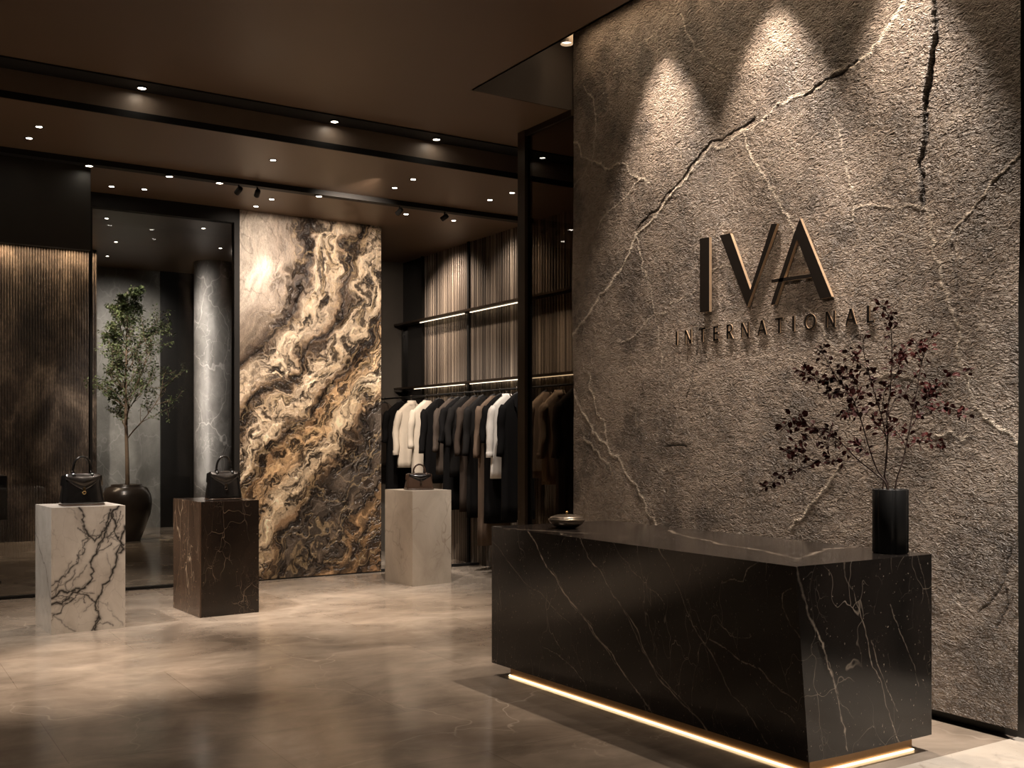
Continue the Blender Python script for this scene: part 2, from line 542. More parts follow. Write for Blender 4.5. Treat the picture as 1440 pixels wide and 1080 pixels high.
M = {
    'stone': m_stone_wall(),
    'feature': m_marble_feature(),
    'white_marble': m_white_marble(),
    'brown_marble': m_dark_marble('dark_brown_marble', (0.008, 0.006, 0.005), (0.028, 0.018, 0.013), (0.55, 0.42, 0.31), 7.5, 0.011, 0.6, 0.16, False, (1, 1, 0.55)),
    'lit_side_marble': m_dark_marble('brown_lit_side_marble', (0.045, 0.028, 0.019), (0.115, 0.072, 0.047), (0.62, 0.48, 0.34), 6.0, 0.016, 0.9, 0.18, False, (1, 1, 0.32)),  # light on the dark pedestal's left face put into a paler brown
    'black_marble': m_dark_marble('black_marble', (0.008, 0.007, 0.0065), (0.022, 0.0175, 0.015), (0.62, 0.52, 0.42), 3.4, 0.007, 0.45, 0.14, True, (1, 1.8, 0.7), (math.radians(32), 0, 0)),
    'beige_marble': m_dark_marble('beige_marble', (0.36, 0.30, 0.24), (0.52, 0.455, 0.375), (0.20, 0.15, 0.11), 3.2, 0.030, 0.7, 0.3, False, (1, 1, 0.7), (0, 0.5, 0)),
    'pale_marble': m_dark_marble('pale_marble', (0.52, 0.46, 0.39), (0.70, 0.64, 0.56), (0.22, 0.16, 0.12), 1.6, 0.03, 0.9, 0.2),
    'floor': m_floor(),
    'ceiling': m_ceiling('brown_ceiling', (0.150, 0.100, 0.066), 0.42),
    'flute_stone': m_flute_stone(),
    'flute_metal': m_slats(),
    'grey_stone': m_grey_stone('grey_stone', (0.15, 0.147, 0.135), (0.30, 0.293, 0.27), (0.42, 0.41, 0.39)),
    'column_stone': m_grey_stone('column_stone', (0.10, 0.097, 0.094), (0.33, 0.32, 0.31), (0.72, 0.70, 0.67)),
    'black': plain('matt_black', (0.010, 0.0095, 0.009), 0.6, spec=0.3),
    'black_gloss': plain('dark_lacquer', (0.012, 0.011, 0.010), 0.25),
    'dark_wall': plain('charcoal_wall', (0.034, 0.032, 0.027), 0.5),
    'bronze': plain('brushed_bronze', (0.36, 0.235, 0.135), 0.34, 0.9),
    'dark_bronze': plain('dark_bronze', (0.060, 0.043, 0.030), 0.36, 0.7),
    'letter_lit_edge': plain('lit_bronze_edge', (0.80, 0.62, 0.44), 0.42, 0.55),  # paler than the faces: light catching the letter sides put into the colour
    'letter_face': plain('dark_bronze_face', (0.012, 0.009, 0.007), 0.5, 0.1, spec=0.2),
    'gold': plain('polished_gold', (0.85, 0.58, 0.26), 0.22, 1.0),
    'pewter': plain('burnished_pewter', (0.30, 0.255, 0.205), 0.26, 0.9),
    'leather': plain('black_leather', (0.007, 0.0063, 0.006), 0.24, spec=0.6, coat=0.8),
    'leather_flap': plain('black_patent_flap', (0.022, 0.019, 0.017), 0.26, spec=0.8, coat=0.7),
    'leather_brown': plain('dark_brown_leather', (0.045, 0.026, 0.017), 0.22, spec=0.6, coat=0.5),
    'urn': plain('dark_glazed_pottery', (0.042, 0.032, 0.025), 0.28, spec=0.6, coat=0.4, var=0.4, scale=7),
    'soil': plain('dark_soil', (0.02, 0.014, 0.01), 0.9),
    'bark': plain('grey_brown_bark', (0.16, 0.11, 0.07), 0.8, var=0.3, scale=30),
    'twig': plain('dark_twig', (0.045, 0.024, 0.018), 0.6),
    'vase': plain('black_vase_glaze', (0.005, 0.005, 0.005), 0.5, spec=0.3),
    'lamp_white': plain('cream_metal', (0.62, 0.50, 0.38), 0.4),
    'led_warm': emit('warm_led', (1.0, 0.68, 0.36), 1.9),
    'led_shelf': emit('shelf_led', (1.0, 0.80, 0.55), 1.7),
    'lens': emit('lamp_lens', (1.0, 0.88, 0.72), 16.0),
    'lens_dim': emit('dim_lamp_lens', (1.0, 0.85, 0.66), 1.2),
    'glass': glass('clear_grey_glass', (0.86, 0.86, 0.85)),
    'dark_glass': glass('smoked_glass', (0.50, 0.46, 0.41)),
}


def leaf_mat(name, a, b, spec=0.4):
    t = NT(name)
    nz = t.noise(t.coord(), 6.0, 2).outputs['Fac']
    c = t.mix(t.ramp(nz, [(0.35, 0.0), (0.65, 1.0)]), a, b)
    return t.done(c, 0.5, spec=spec)


M['leaf'] = leaf_mat('green_leaf', (0.030, 0.045, 0.018), (0.12, 0.15, 0.058))
M['red_leaf'] = leaf_mat('dark_red_leaf', (0.035, 0.009, 0.009), (0.085, 0.020, 0.018), 0.15)
for nm, col in {'cream': (0.56, 0.485, 0.39), 'white_cloth': (0.62, 0.58, 0.53), 'black_cloth': (0.0045, 0.004, 0.004),
                'brown_cloth': (0.035, 0.025, 0.019), 'taupe': (0.060, 0.046, 0.037), 'tan': (0.120, 0.083, 0.059),
                'camel': (0.26, 0.19, 0.135), 'charcoal': (0.008, 0.007, 0.0065)}.items():
    M[nm] = fabric(nm + '_fabric', col)

# ------------------------------------------------------------------ the setting
XL, YB, YE = -3.0, -3.0, 19.6
m = MB(); m.box(XL, 7.6, YB, YE, -0.12, 0.0)
struct(m.build('floor', M['floor']))
m = MB(); m.box(3.75, 7.0, -1.0, 3.22, 0.0, 0.004)
struct(m.build('trim_1', M['pale_marble']))
YF = 8.52      # edge where the ceiling steps down
m = MB()
XS = 4.146     # edge of the light slot in front of the stone wall
for q in ((XL, XS, YB, YF, ZU, ZU + 0.1), (XS, 7.6, 7.13, YF, ZU, ZU + 0.1),        # upper ceiling, left and beyond the light slot
          (XL, 7.6, YF, 11.30, ZL, ZL + 0.5), (4.9, 7.6, 11.30, 13.9, ZL, ZL + 0.5),   # lower ceiling and alcove
          (XL, 7.6, 11.30, YE, ZI + 0.04, ZI + 0.14)):                                  # inner room
    m = MB(); m.box(*q)
    struct(m.build('ceiling', M['ceiling']))
m = MB()
m.box(XS - 0.02, XS, YB, 7.13, ZU, ZT + .05)            # slot sides and top, matt black
m.box(XS - 0.02, 7.0, YB, 7.15, ZT, ZT + .1)
struct(m.build('trim_2', M['black']))
m = MB(); m.box(XS, 7.0, 7.115, 7.13, ZU + .0, ZT + .05)
struct(m.build('trim_12', plain('slot_end_brown', (0.045, 0.033, 0.024), 0.7)))
m = MB(); m.box(XL, 7.6, YF - 0.010, YF - 0.001, ZL + .02, ZU - .001)
struct(m.build('trim_11', plain('fascia_brown', (0.26, 0.20, 0.155), 0.45)))
m = MB(); m.box(XL, 7.6, YF - 0.012, YF, ZL - 0.008, ZL + 0.045)
struct(m.build('trim_3', M['black']))

# lettered stone wall: one fine mesh, relief and cracks carved in
Y0, Y1 = 3.17, 7.09
nu, nv = 640, 800
m = MB()
m.patch((XW, Y1, 0.06), (XW, Y0, 0.06), (XW, Y0, ZT), (XW, Y1, ZT), nu, nv)
P = np.array(m.v)
rnd = random.Random(4)
wl = lambda pts: [onX(x, y, XW) for x, y in pts]
light_lines = [
    (wl([(800, 478), (830, 440), (858, 400), (893, 330), (925, 300), (960, 258), (975, 235), (1000, 205), (1045, 183), (1095, 145), (1150, 125), (1200, 95), (1235, 62), (1262, 20), (1275, -5)]), 0.011, 0.85),
    (wl([(1045, 183), (1055, 220), (1075, 250), (1095, 285), (1110, 312), (1128, 360)]), 0.008, 0.8),
    (wl([(893, 330), (900, 360), (910, 400), (925, 460), (930, 520)]), 0.006, 0.6),
    (wl([(800, 535), (825, 590), (850, 622), (880, 665), (905, 700), (932, 750)]), 0.010, 0.9),
    (wl([(818, 510), (835, 560), (853, 622)]), 0.008, 0.75),
    (wl([(820, 615), (840, 635), (857, 652)]), 0.007, 0.6),
    (wl([(806, 200), (818, 222), (850, 238), (880, 230), (905, 252), (912, 258)]), 0.008, 0.8),
    (wl([(905, 252), (870, 285), (840, 322)]), 0.006, 0.5),
    (wl([(958, 20), (965, 45), (978, 70), (1004, 92), (1020, 100)]), 0.006, 0.5),
    (wl([(1165, 160), (1190, 230), (1196, 262), (1200, 310)]), 0.006, 0.55),
    (wl([(1198, 290), (1240, 290), (1294, 294)]), 0.006, 0.6),
    (wl([(1294, 290), (1305, 330), (1322, 372), (1335, 430), (1345, 500), (1365, 560), (1400, 600), (1434, 628)]), 0.009, 0.85),
    (wl([(1436, 212), (1395, 250), (1360, 300), (1322, 345)]), 0.008, 0.6),
    (wl([(1186, 650), (1172, 672), (1150, 700), (1112, 745)]), 0.008, 0.7),
    (wl([(1180, 470), (1190, 490), (1230, 530), (1300, 545)]), 0.006, 0.4),
    (wl([(1315, 612), (1338, 608), (1352, 620), (1362, 614)]), 0.007, 0.7),
    (wl([(820, 120), (835, 150), (838, 190), (832, 230)]), 0.006, 0.45),
    (wl([(940, 430), (985, 405), (1020, 372), (1050, 370)]), 0.005, 0.4),
    (wl([(1130, 430), (1160, 470), (1200, 510)]), 0.006, 0.5),
    (wl([(870, 480), (905, 455), (935, 440)]), 0.006, 0.4),
]
crack_lines = [
    (wl([(1311, -8), (1314, 40), (1306, 110), (1298, 140), (1298, 200), (1294, 260), (1294, 292)]), 0.010, 1.0),
    (wl([(893, 325), (925, 295), (960, 252), (975, 229), (1000, 200), (1045, 179), (1062, 165)]), 0.007, 0.7),
    (wl([(1130, 135), (1150, 120), (1200, 90), (1205, 85)]), 0.008, 0.8),
    (wl([(935, 628), (955, 626), (965, 628)]), 0.006, 0.8),
    (wl([(980, 480), (975, 520), (965, 560)]), 0.006, 0.45),
    (wl([(1376, 860), (1412, 815), (1420, 770)]), 0.006, 0.4),
    (wl([(1400, 885), (1412, 860), (1415, 830)]), 0.006, 0.4),
    (wl([(1336, 345), (1345, 400), (1352, 440)]), 0.006, 0.4),
]
vein = vein_field(P, [(p, w_ * 0.85, min(1, s_ * 1.5)) for p, w_, s_ in light_lines], rnd, 0.09, 4)
crack = vein_field(P, [(p, w_ * 0.75, s_) for p, w_, s_ in crack_lines], rnd, 0.06, 4)
a, b = P[:, 1], P[:, 2]
vein = vein * np.clip(0.85 + 0.8 * fbm(a * 9, b * 9, 3, 3), 0.35, 1)
rel = 0.012 * fbm(a * 1.1, b * 1.1, 11, 2) + 0.003 * fbm(a * 7 + b * 4, b * 9 - a * 3, 21, 3)
# the slab right of the long dark crack sits a little further back
cy = np.interp(b, [p.z for p in wl([(1294, 292), (1298, 140), (1314, 40), (1311, -8)])], [p.y for p in wl([(1294, 292), (1298, 140), (1314, 40), (1311, -8)])])
step = 1 / (1 + np.exp((a - cy) / 0.006)) * np.clip((b - 2.3) / 0.6, 0, 1)
P[:, 0] += -rel + 0.022 * step + 0.012 * crack - 0.004 * vein
m.v = [tuple(p) for p in P]
w = struct(m.build('wall_right', M['stone'], None, True, attrs={'vein': np.clip(vein, 0, 1), 'crack': np.clip(crack, 0, 1)}))
m = MB(); m.box(XW + 0.075, 5.45, Y0 + 0.004, Y1 - 0.004, 0.0, ZT)
struct(m.build('trim_4', M['dark_wall']))
m = MB(); m.box(5.9, 6.0, YB, 7.0, 0, ZT)
struct(m.build('wall_front', M['dark_wall']))
m = MB(); m.box(XL - 0.1, XL, YB, YE, 0, ZI + .1)
struct(m.build('wall_left', M['dark_wall']))
m = MB(); m.box(XL, 6.0, YB - 0.1, YB, 0, ZT)
struct(m.build('wall_behind', M['dark_wall']))

# swirled marble slab
YM = 11.30
xa, xb = onY(337, 700, YM).x, onY(536, 700, YM).x
nu, nv = 330, 800
m = MB(); m.patch((xa, YM, 0.015), (xb, YM, 0.015), (xb, YM, ZL), (xa, YM, ZL), nu, nv)
P = np.array(m.v)
U = (P[:, 0] - xa) / (xb - xa) * 199.0
V = (ZL - P[:, 2]) / ZL * 505.0
wx = 27 * fbm(U / 85, V / 85, 5, 3); wy = 27 * fbm(U / 85, V / 85, 55, 3)
jx = 11 * fbm(U / 24, V / 30, 71, 4) + 5 * fbm(U / 7, V / 9, 73, 3)
jy = 11 * fbm(U / 24, V / 30, 91, 4) + 5 * fbm(U / 7, V / 9, 93, 3)
calm = 1 / (1 + np.exp(-((U + 0.22 * V) - 78 + 12 * fbm(U / 40, V / 40, 3, 2)) / 7.0))   # 0 in the smooth upper left corner
calm = np.maximum(calm, 1 / (1 + np.exp(-(V - 235) / 14.0)))
u2 = U + wx * (0.5 + 0.5 * calm) + jx * (0.18 + 0.82 * calm); v2 = V + wy * (0.5 + 0.5 * calm) + jy * (0.18 + 0.82 * calm)
G = np.interp(v2, [-60, 0, 120, 350, 510, 600], [-12, 0, 32, 222, 318, 372])
slope = np.interp(v2, [-60, 60, 200, 330, 520], [.2, .26, .8, .8, .6])
c = u2 + G
al = v2 - slope * u2 * 0.7
stops = [(-60, (.44, .39, .33)), (10, (.54, .49, .425)), (40, (.50, .445, .38)), (58, (.33, .28, .23)), (84, (.25, .205, .16)), (96, (.09, .066, .048)), (104, (.03, .023, .018)), (110, (.22, .17, .125)),
         (118, (.52, .44, .345)), (150, (.54, .455, .355)), (160, (.24, .18, .125)), (168, (.030, .023, .018)), (178, (.20, .15, .105)), (190, (.55, .46, .355)), (222, (.56, .465, .35)), (234, (.20, .145, .095)),
         (243, (.028, .022, .018)), (254, (.26, .175, .105)), (266, (.48, .345, .21)), (290, (.44, .325, .21)), (300, (.54, .45, .335)), (324, (.50, .41, .30)), (338, (.22, .155, .10)), (352, (.055, .045, .037)),
         (372, (.12, .10, .083)), (396, (.06, .050, .042)), (412, (.15, .118, .09)), (424, (.05, .039, .031)), (436, (.30, .20, .115)), (450, (.045, .033, .025)), (466, (.24, .155, .085)), (482, (.04, .029, .022)),
         (500, (.22, .14, .08)), (520, (.05, .037, .028)), (560, (.12, .08, .05))]
xs = [s_[0] for s_ in stops]
col = np.stack([np.interp(c, xs, [s_[1][k] for s_ in stops]) for k in range(3)], 1)


def ridged(x, y, seed, oct=4):
    tot = 0; w = 1; n_ = 0
    for o in range(oct):
        tot = tot + w * (1 - np.abs(vnoise(x, y, seed + 13 * o) * 2 - 1)) ** 2; n_ += w
        x, y = 2.07 * (0.86 * x - 0.5 * y) + 5.2, 2.07 * (0.5 * x + 0.86 * y) - 2.3
        w *= 0.6
    return tot / n_


rug = ridged(c / 13, al / 26, 7, 4)
rug2 = ridged(u2 / 20, v2 / 24, 19, 4)
streak = fbm(c / 4.0, al / 46, 17, 3)
shade = 0.25 + 1.55 * rug
shade = 1 + (shade - 1) * (0.22 + 0.78 * calm)
col *= (shade * (1 + 0.30 * streak))[:, None]
crev = np.clip((0.34 - rug2) / 0.16, 0, 1) * 0.85 + np.clip((0.30 - rug) / 0.14, 0, 1) * 0.8
ln = np.clip(crev, 0, 0.95) * (0.05 + 0.95 * calm)
col = col * (1 - ln)[:, None] + np.array([.026, .019, .015]) * ln[:, None]
thin = np.exp(-(np.abs(fbm(u2 / 30, v2 / 40, 47, 4)) / 0.03) ** 2) * (0.35 + 0.5 * calm)
col = col * (1 - thin)[:, None] + np.array([.06, .042, .030]) * thin[:, None]
gold = np.exp(-(np.abs(fbm(c / 22, al / 50, 87, 3)) / 0.045) ** 2) * calm * 0.4
col = col * (1 - gold)[:, None] + np.array([.58, .45, .28]) * gold[:, None]
col = np.clip(col, 0.008, 0.75)
col = 0.42 * (col / 0.42) ** 1.22
rgba = np.concatenate([col, np.ones((len(col), 1))], 1)
struct(m.build('wall_back', M['feature'], None, True, attrs={'tint': rgba, 'relief': np.clip(rug * calm - ln, -1, 1)}))
m = MB(); m.box(xa, xb, YM + 0.005, YM + 0.16, 0, ZL)
struct(m.build('trim_5', M['black']))

# glazed partition left of the marble slab
m = MB()
zh = 3.93
m.box(XL, xa - 0.05, YM + .02, YM + .032, 0.03, zh)
g = struct(m.build('window_1', M['glass']))
f = MB()
f.box(xa - 0.065, xa - 0.005, YM - .02, YM + .08, 0, ZL)                    # post beside the marble
xp = onY(128, 500, YM).x
f.box(xp - 0.012, xp + 0.012, YM - .01, YM + .05, 0.03, zh)
f.box(XL, xa - .065, YM - .02, YM + .08, zh, ZI + .05)
f.box(XL, xa - .065, YM - .005, YM + .06, 0, 0.03)
struct(f.build('window_frame', M['black'], g))
# dark bulkhead hanging from the lower ceiling at the left
m = MB(); m.box(XL, onY(127.5, 300, 10.15).x, 10.15, 10.22, 3.29, ZL)
struct(m.build('trim_6', M['dark_wall']))

# inner room
YI = 17.70


def flutes(mb, a, b, n, z0, z1, depth, axis):
    """half-round ribs between a and b; axis 'x' -> wall at y, ribs run along x"""
    prof = []
    for i in range(n):
        for k in range(6):
            t = (i + k / 6.0 * 0.82 + 0.0) / n
            prof.append((a + (b - a) * t, depth * math.sin(math.pi * k / 5.0) ** 0.7 if 0 < k < 5 else 0.0))
    return prof


def flute_wall(p0, p1, nrm, n, z0, z1, depth, nz=1, fill=0.82):
    p0 = Vector(p0); p1 = Vector(p1); nrm = Vector(nrm)
    mb = MB(); pr = []
    for i in range(n):
        for k in range(7):
            t = (i + (1 - fill) / 2 + fill * k / 6.0) / n
            dd = depth * math.sin(math.pi * k / 6.0) ** 0.6 if 0 < k < 6 else 0.0
            pr.append(p0.lerp(p1, t) + nrm * dd)
    vs = []; fs = []; L = len(pr)
    for r in range(nz + 1):
        z = z0 + (z1 - z0) * r / nz
        vs += [(p.x, p.y, z) for p in pr]
    for r in range(nz):
        for i in range(L - 1):
            fs.append((r * L + i, r * L + i + 1, (r + 1) * L + i + 1, (r + 1) * L + i))
    mb.add(vs, fs)
    return mb


xe = onY(127, 600, YI).x + 0.10
mb = flute_wall((0.2, YI, 0), (xe, YI, 0), (0, -1, 0), 80, 0, ZI + .04, 0.032)
mb.box(0.2, xe, YI + .002, YI + .2, 0, ZI + .04)
struct(mb.build('wall_far', M['flute_stone']))
YG = 19.30
x1 = onY(225, 600, YG).x
m = MB(); m.box(xe - .2, x1, YG, YG + .1, 0, ZI + .05)
struct(m.build('wall_rear', M['grey_stone']))
m = MB(); m.box(x1, 7.0, YG - .06, YG + .1, 0, ZI + .05)
struct(m.build('trim_7', M['black_gloss']))
m = MB(); m.box(6.3, 6.4, 13.95, YG - .06, 0, ZI + .05)
struct(m.build('wall_inner', M['dark_wall']))
cp = atD(301, 600, 17.9)
col_t = thing('column', (cp.x, cp.y, 0), 'round grey veined stone column lit along its left edge', 'column')
m = MB(); m.lathe([(0.33, 0.0), (0.33, 1.5), (0.33, 3.0), (0.33, ZI + .03)], 48)
m.build('shaft', M['column_stone'], col_t, True)

# clothes alcove
XR = 6.70
ya, yb = onX(597, 500, XR).y, 8.2
mb = flute_wall((XR, yb, 0), (XR, ya, 0), (-1, 0, 0), 84, 0, ZL, 0.014, 1, 0.58)
wa = struct(mb.build('wall_alcove', M['flute_metal']))
m = MB(); m.box(XR + .002, XR + .15, yb, ya, 0, ZL)
m.build('backing', M['black'], wa)
ye = onX(570, 500, XR).y
m = MB(); m.box(XR - .01, XR + .15, ya, ye + 0.2, 0, ZL)
m.box(XR - .05, XR - .01, ya - .015, ya + .015, 0, ZL)
m.box(XR - .05, XR - .01, ye - .02, ye + .02, 0, 3.2)
struct(m.build('trim_8', M['black_gloss']))
pm = onX(662, 500, XR).y
m = MB(); m.box(XR - .045, XR - .02, pm - .02, pm + .02, 0, ZL)
struct(m.build('trim_9', M['black']))
m = MB(); m.box(4.9, 7.0, ye + .05, ye + .2, 0, ZL)
struct(m.build('wall_end', plain('grey_brown_panel', (0.10, 0.088, 0.075), 0.5)))
m = MB(); m.box(5.45, 7.2, 7.13, 7.2, 0, ZU)
struct(m.build('wall_side', M['dark_wall']))
# threshold line across the alcove
m = MB(); m.box(xb, XR - .03, YM - .005, YM + .06, 0, 0.03)
struct(m.build('trim_10', M['black']))

# smoked glass between the stone wall and the alcove
yc = onX(732, 600, XW).y
yd = onX(742, 600, XW).y
m = MB(); m.box(XW, XW + .012, Y1, yd, 0.02, ZU - .02)
g2 = struct(m.build('window_2', M['dark_glass']))
f = MB(); f.box(XW - .03, XW + .05, yd, yc, 0, ZU)
f.box(XW - .02, XW + .04, Y1, yd, ZU - .05, ZU)
f.box(XW - .02, XW + .04, Y1, yd, 0, .03)
struct(f.build('window_frame', M['dark_bronze'], g2))

# ------------------------------------------------------------------ lamps in the ceilings
proto = thing('downlight', (0, 0, 0), 'x', 'ceiling light')
r_ = MB(); r_.lathe([(0.024, -0.002), (0.034, -0.007), (0.038, -0.0005)], 20, cap0=False, cap1=False)
r_.build('trim_ring', M['black'], proto, True)
l_ = MB(); l_.lathe([(0.024, -0.003), (0.001, -0.0032)], 20, cap0=True, cap1=True)
l_.build('lens', M['lens'], proto)
DL = [  # px, py, z, label
    (55, 178, ZL, 'recessed downlight at the far left of the lower ceiling, right one of a close pair'),
    (41, 194, ZL, 'recessed downlight at the far left of the lower ceiling, left one of a close pair'),
    (384, 225, ZL, 'lone recessed downlight in the middle of the lower ceiling, between fascia and black track'),
    (581, 252, ZL, 'recessed downlight right of centre in lower ceiling, farther right of the pair before the track'),
    (555, 264, ZL, 'recessed downlight right of centre in lower ceiling, left of the pair above the track'),
    (720, 271, ZL, 'recessed downlight touching the dark bronze post at the right end of the lower ceiling'),
    (689, 281, ZL, 'recessed downlight just left of the dark bronze post, above the right end of track'),
    (203, 266, ZL, 'recessed downlight behind the black track, right of three above the glass partition'),
    (157, 262, ZL, 'recessed downlight behind the black track, left of three beside the dark bulkhead'),
    (183, 281, ZL, 'recessed downlight behind the black track, lowest of three above the glass partition'),
    (382, 280, ZL, 'recessed downlight above the left part of the swirled marble slab, nearer the track'),
    (360, 290, ZL, 'recessed downlight right above the bright spot of the swirled marble slab'),
    (571, 301, ZL, 'recessed downlight in the alcove ceiling just right of the marble slab'),
    (638, 310, ZL, 'recessed downlight in the alcove ceiling above the fluted wall'),
    (150, 307, ZI + .04, 'brightest inner downlight behind the glass, near its left post'),
    (286, 321, ZI + .04, 'inner downlight behind the glass, above the dark panel left of the stone column'),
    (163, 340, ZI + .04, 'inner downlight behind the glass, upper one above the tree top'),
    (151, 360, ZI + .04, 'inner downlight behind the glass, lower one above the tree top'),
    (310, 349, ZI + .04, 'inner downlight behind the glass, over the grey stone column'),
]
for i, (px, py, z, lb) in enumerate(DL):
    p = onZ(px, py, z)
    if i == 0:
        proto.location = p; proto['label'] = lb; proto['group'] = 'recessed ceiling downlights'
    else:
        copy_tree(proto, p, 0, lb, 'recessed ceiling downlights')


def track(y0, y1, z, lbl, xe_, dp):
    t = thing('lighting_track', (0.5, (y0 + y1) / 2, z), lbl, 'light track')
    mm = MB(); mm.box(XL - .5, xe_ - .5, -(y1 - y0) / 2, (y1 - y0) / 2, -dp, 0)
    o = mm.build('channel', M['black'], t)
    return t


ta = track(8.27, 8.508, ZU, 'wide black track slot in upper ceiling running along the fascia, nearer the camera', 6.6, 0.012)
tb = track(9.96, 10.06, ZL, 'black lighting track on the lower ceiling, in front of the marble slab and glass', 6.6, 0.05)
# lamps in the tracks
sp = thing('track_spotlight', (0, 0, 0), 'x', 'spotlight')
b_ = MB(); b_.lathe([(0.040, 0.0), (0.044, -0.012), (0.034, -0.012), (0.030, -0.004)], 20, cap0=True, cap1=False)
b_.build('housing', M['dark_bronze'], sp, True)
l_ = MB(); l_.lathe([(0.029, -0.008), (0.001, -0.0085)], 20); l_.build('lens', M['lens'], sp)
TL = [(196, 127, ZU - .012, 'small lit spotlight in the nearer black track slot, leftmost of its three'),
      (466, 173, ZU - .012, 'small lit spotlight in the nearer black track slot, middle of its three'),
      (610, 197, ZU - .012, 'small lit spotlight in the nearer black track slot, rightmost of its three'),
      (130, 227, ZL - .05, 'small lit spotlight in the farther track, leftmost one, over the dark bulkhead'),
      (247, 240, ZL - .05, 'small lit spotlight in the farther track, second from left, above the glass partition'),
      (318, 250, ZL - .05, 'small lit spotlight in the farther track, third from left, beside a hanging head'),
      (462, 268, ZL - .05, 'small lit spotlight in the farther track, rightmost lit one, above the marble slab')]
for i, (px, py, z, lb) in enumerate(TL):
    p = onZ(px, py, z)
    p.y = 8.40 if z > 4.2 else 10.01
    if i == 0:
        sp.location = p; sp['label'] = lb; sp['group'] = 'lit track spotlights'
    else:
        copy_tree(sp, p, 0, lb, 'lit track spotlights')
hd = thing('spotlight_head', (0, 0, 0), 'x', 'spotlight')
b_ = MB(); b_.tube([(0, 0, 0), (0, 0, -0.04)], 0.008, 10); b_.build('stem', M['black'], hd)
b_ = MB(); b_.tube([(0, -0.035, -0.035), (0, -0.02, -0.043), (0, 0.035, -0.075), (0, 0.038, -0.077)], [0.022, 0.027, 0.027, 0.024], 16)
b_.build('barrel', M['black'], hd, True)
HD = [(345, 257, 'black adjustable spotlight head hanging from the farther track, leftmost of four'),
      (371, 261, 'black adjustable spotlight head hanging from the farther track, above the marble slab left edge'),
      (576, 287, 'black adjustable spotlight head hanging from the farther track, above the marble slab right edge'),
      (645, 294, 'black adjustable spotlight head hanging from the farther track, rightmost, before the fluted wall')]
for i, (px, py, lb) in enumerate(HD):
    p = onZ(px, py - 3, ZL - .05); p.y = 10.01
    if i == 0:
        hd.location = p; hd['label'] = lb; hd['group'] = 'adjustable track heads'; hd.rotation_euler = (0, 0, 0.3)
    else:
        copy_tree(hd, p, -0.5 + 0.4 * i, lb, 'adjustable track heads')
# wall washers in the slot; the fourth shows beside the edge of the stone wall
ws = thing('wall_washer_lamp', (0, 0, 0), 'x', 'spotlight')
b_ = MB(); b_.lathe([(0.05, 0.0), (0.05, 0.13), (0.02, 0.14), (0.02, 0.20)], 24, cap0=False); b_.build('housing', M['lamp_white'], ws, True)
l_ = MB(); l_.lathe([(0.047, 0.02), (0.001, 0.021)], 20); l_.build('lens', M['lens_dim'], ws)
pw = atD(797, 62, 8.3)
for i, (wx_, wy_, wz_) in enumerate([(pw.x, pw.y, pw.z)]):
    ws.location = (wx_, wy_, wz_)
    ws['label'] = 'cream round lamp at the ceiling edge, just left of the top corner of stone wall'
w_up = MB(); w_up.tube([(0, 0, 0.19), (0, 0, ZT - pw.z)], 0.008, 8); w_up.build('stem', M['black'], ws)

# ------------------------------------------------------------------ reception desk
XD, YR, YLf, XK, ZD = 3.60, 3.303, 5.934, 4.57, 0.985
zb = 0.085
T = Vector((XD, YR, ZD)); P1 = Vector((3.70, YR + .012, zb)); P2 = onY(1192, 1058, YR); P2.z = zb
BR = Vector((XK, YR, zb)); TR = Vector((XK, YR, ZD))
AL = Vector((XD, YLf, ZD)); BL = Vector((XD, YLf, zb)); AK = Vector((XK, YLf, ZD)); BK = Vector((XK, YLf, zb))
desk = thing('reception_desk', (4.08, 4.6, 0), 'long black marble reception desk with pale diagonal veins and glowing base', 'reception desk')
off = Vector((4.08, 4.6, 0))
m = MB()
m.patch(BL, P1, T, AL, 760, 260)             # long front
m.patch(P2, BR, TR, T, 320, 380)              # end
m.patch(P1, P2, T, T, 40, 130)               # narrow leaning facet at the corner
m.patch(AL, T, TR, AK, 260, 90)              # top
m.patch(BK, BL, AL, AK, 40, 40)              # far end
m.patch(BR, BK, AK, TR, 60, 40)              # back
m.patch(BK, BR, P1, BL, 20, 20)              # underside
P = np.array(m.v); rnd = random.Random(9)
nf = 761 * 261; ne = nf + 321 * 381 + 41 * 131
P[:nf, 0] = XD; P[nf:ne, 1] = YR
fx = lambda pts: [onX(x, y, XD) for x, y in pts]
fy = lambda pts: [onY(x, y, YR) for x, y in pts]
fz = lambda pts: [onZ(x, y, ZD) for x, y in pts]
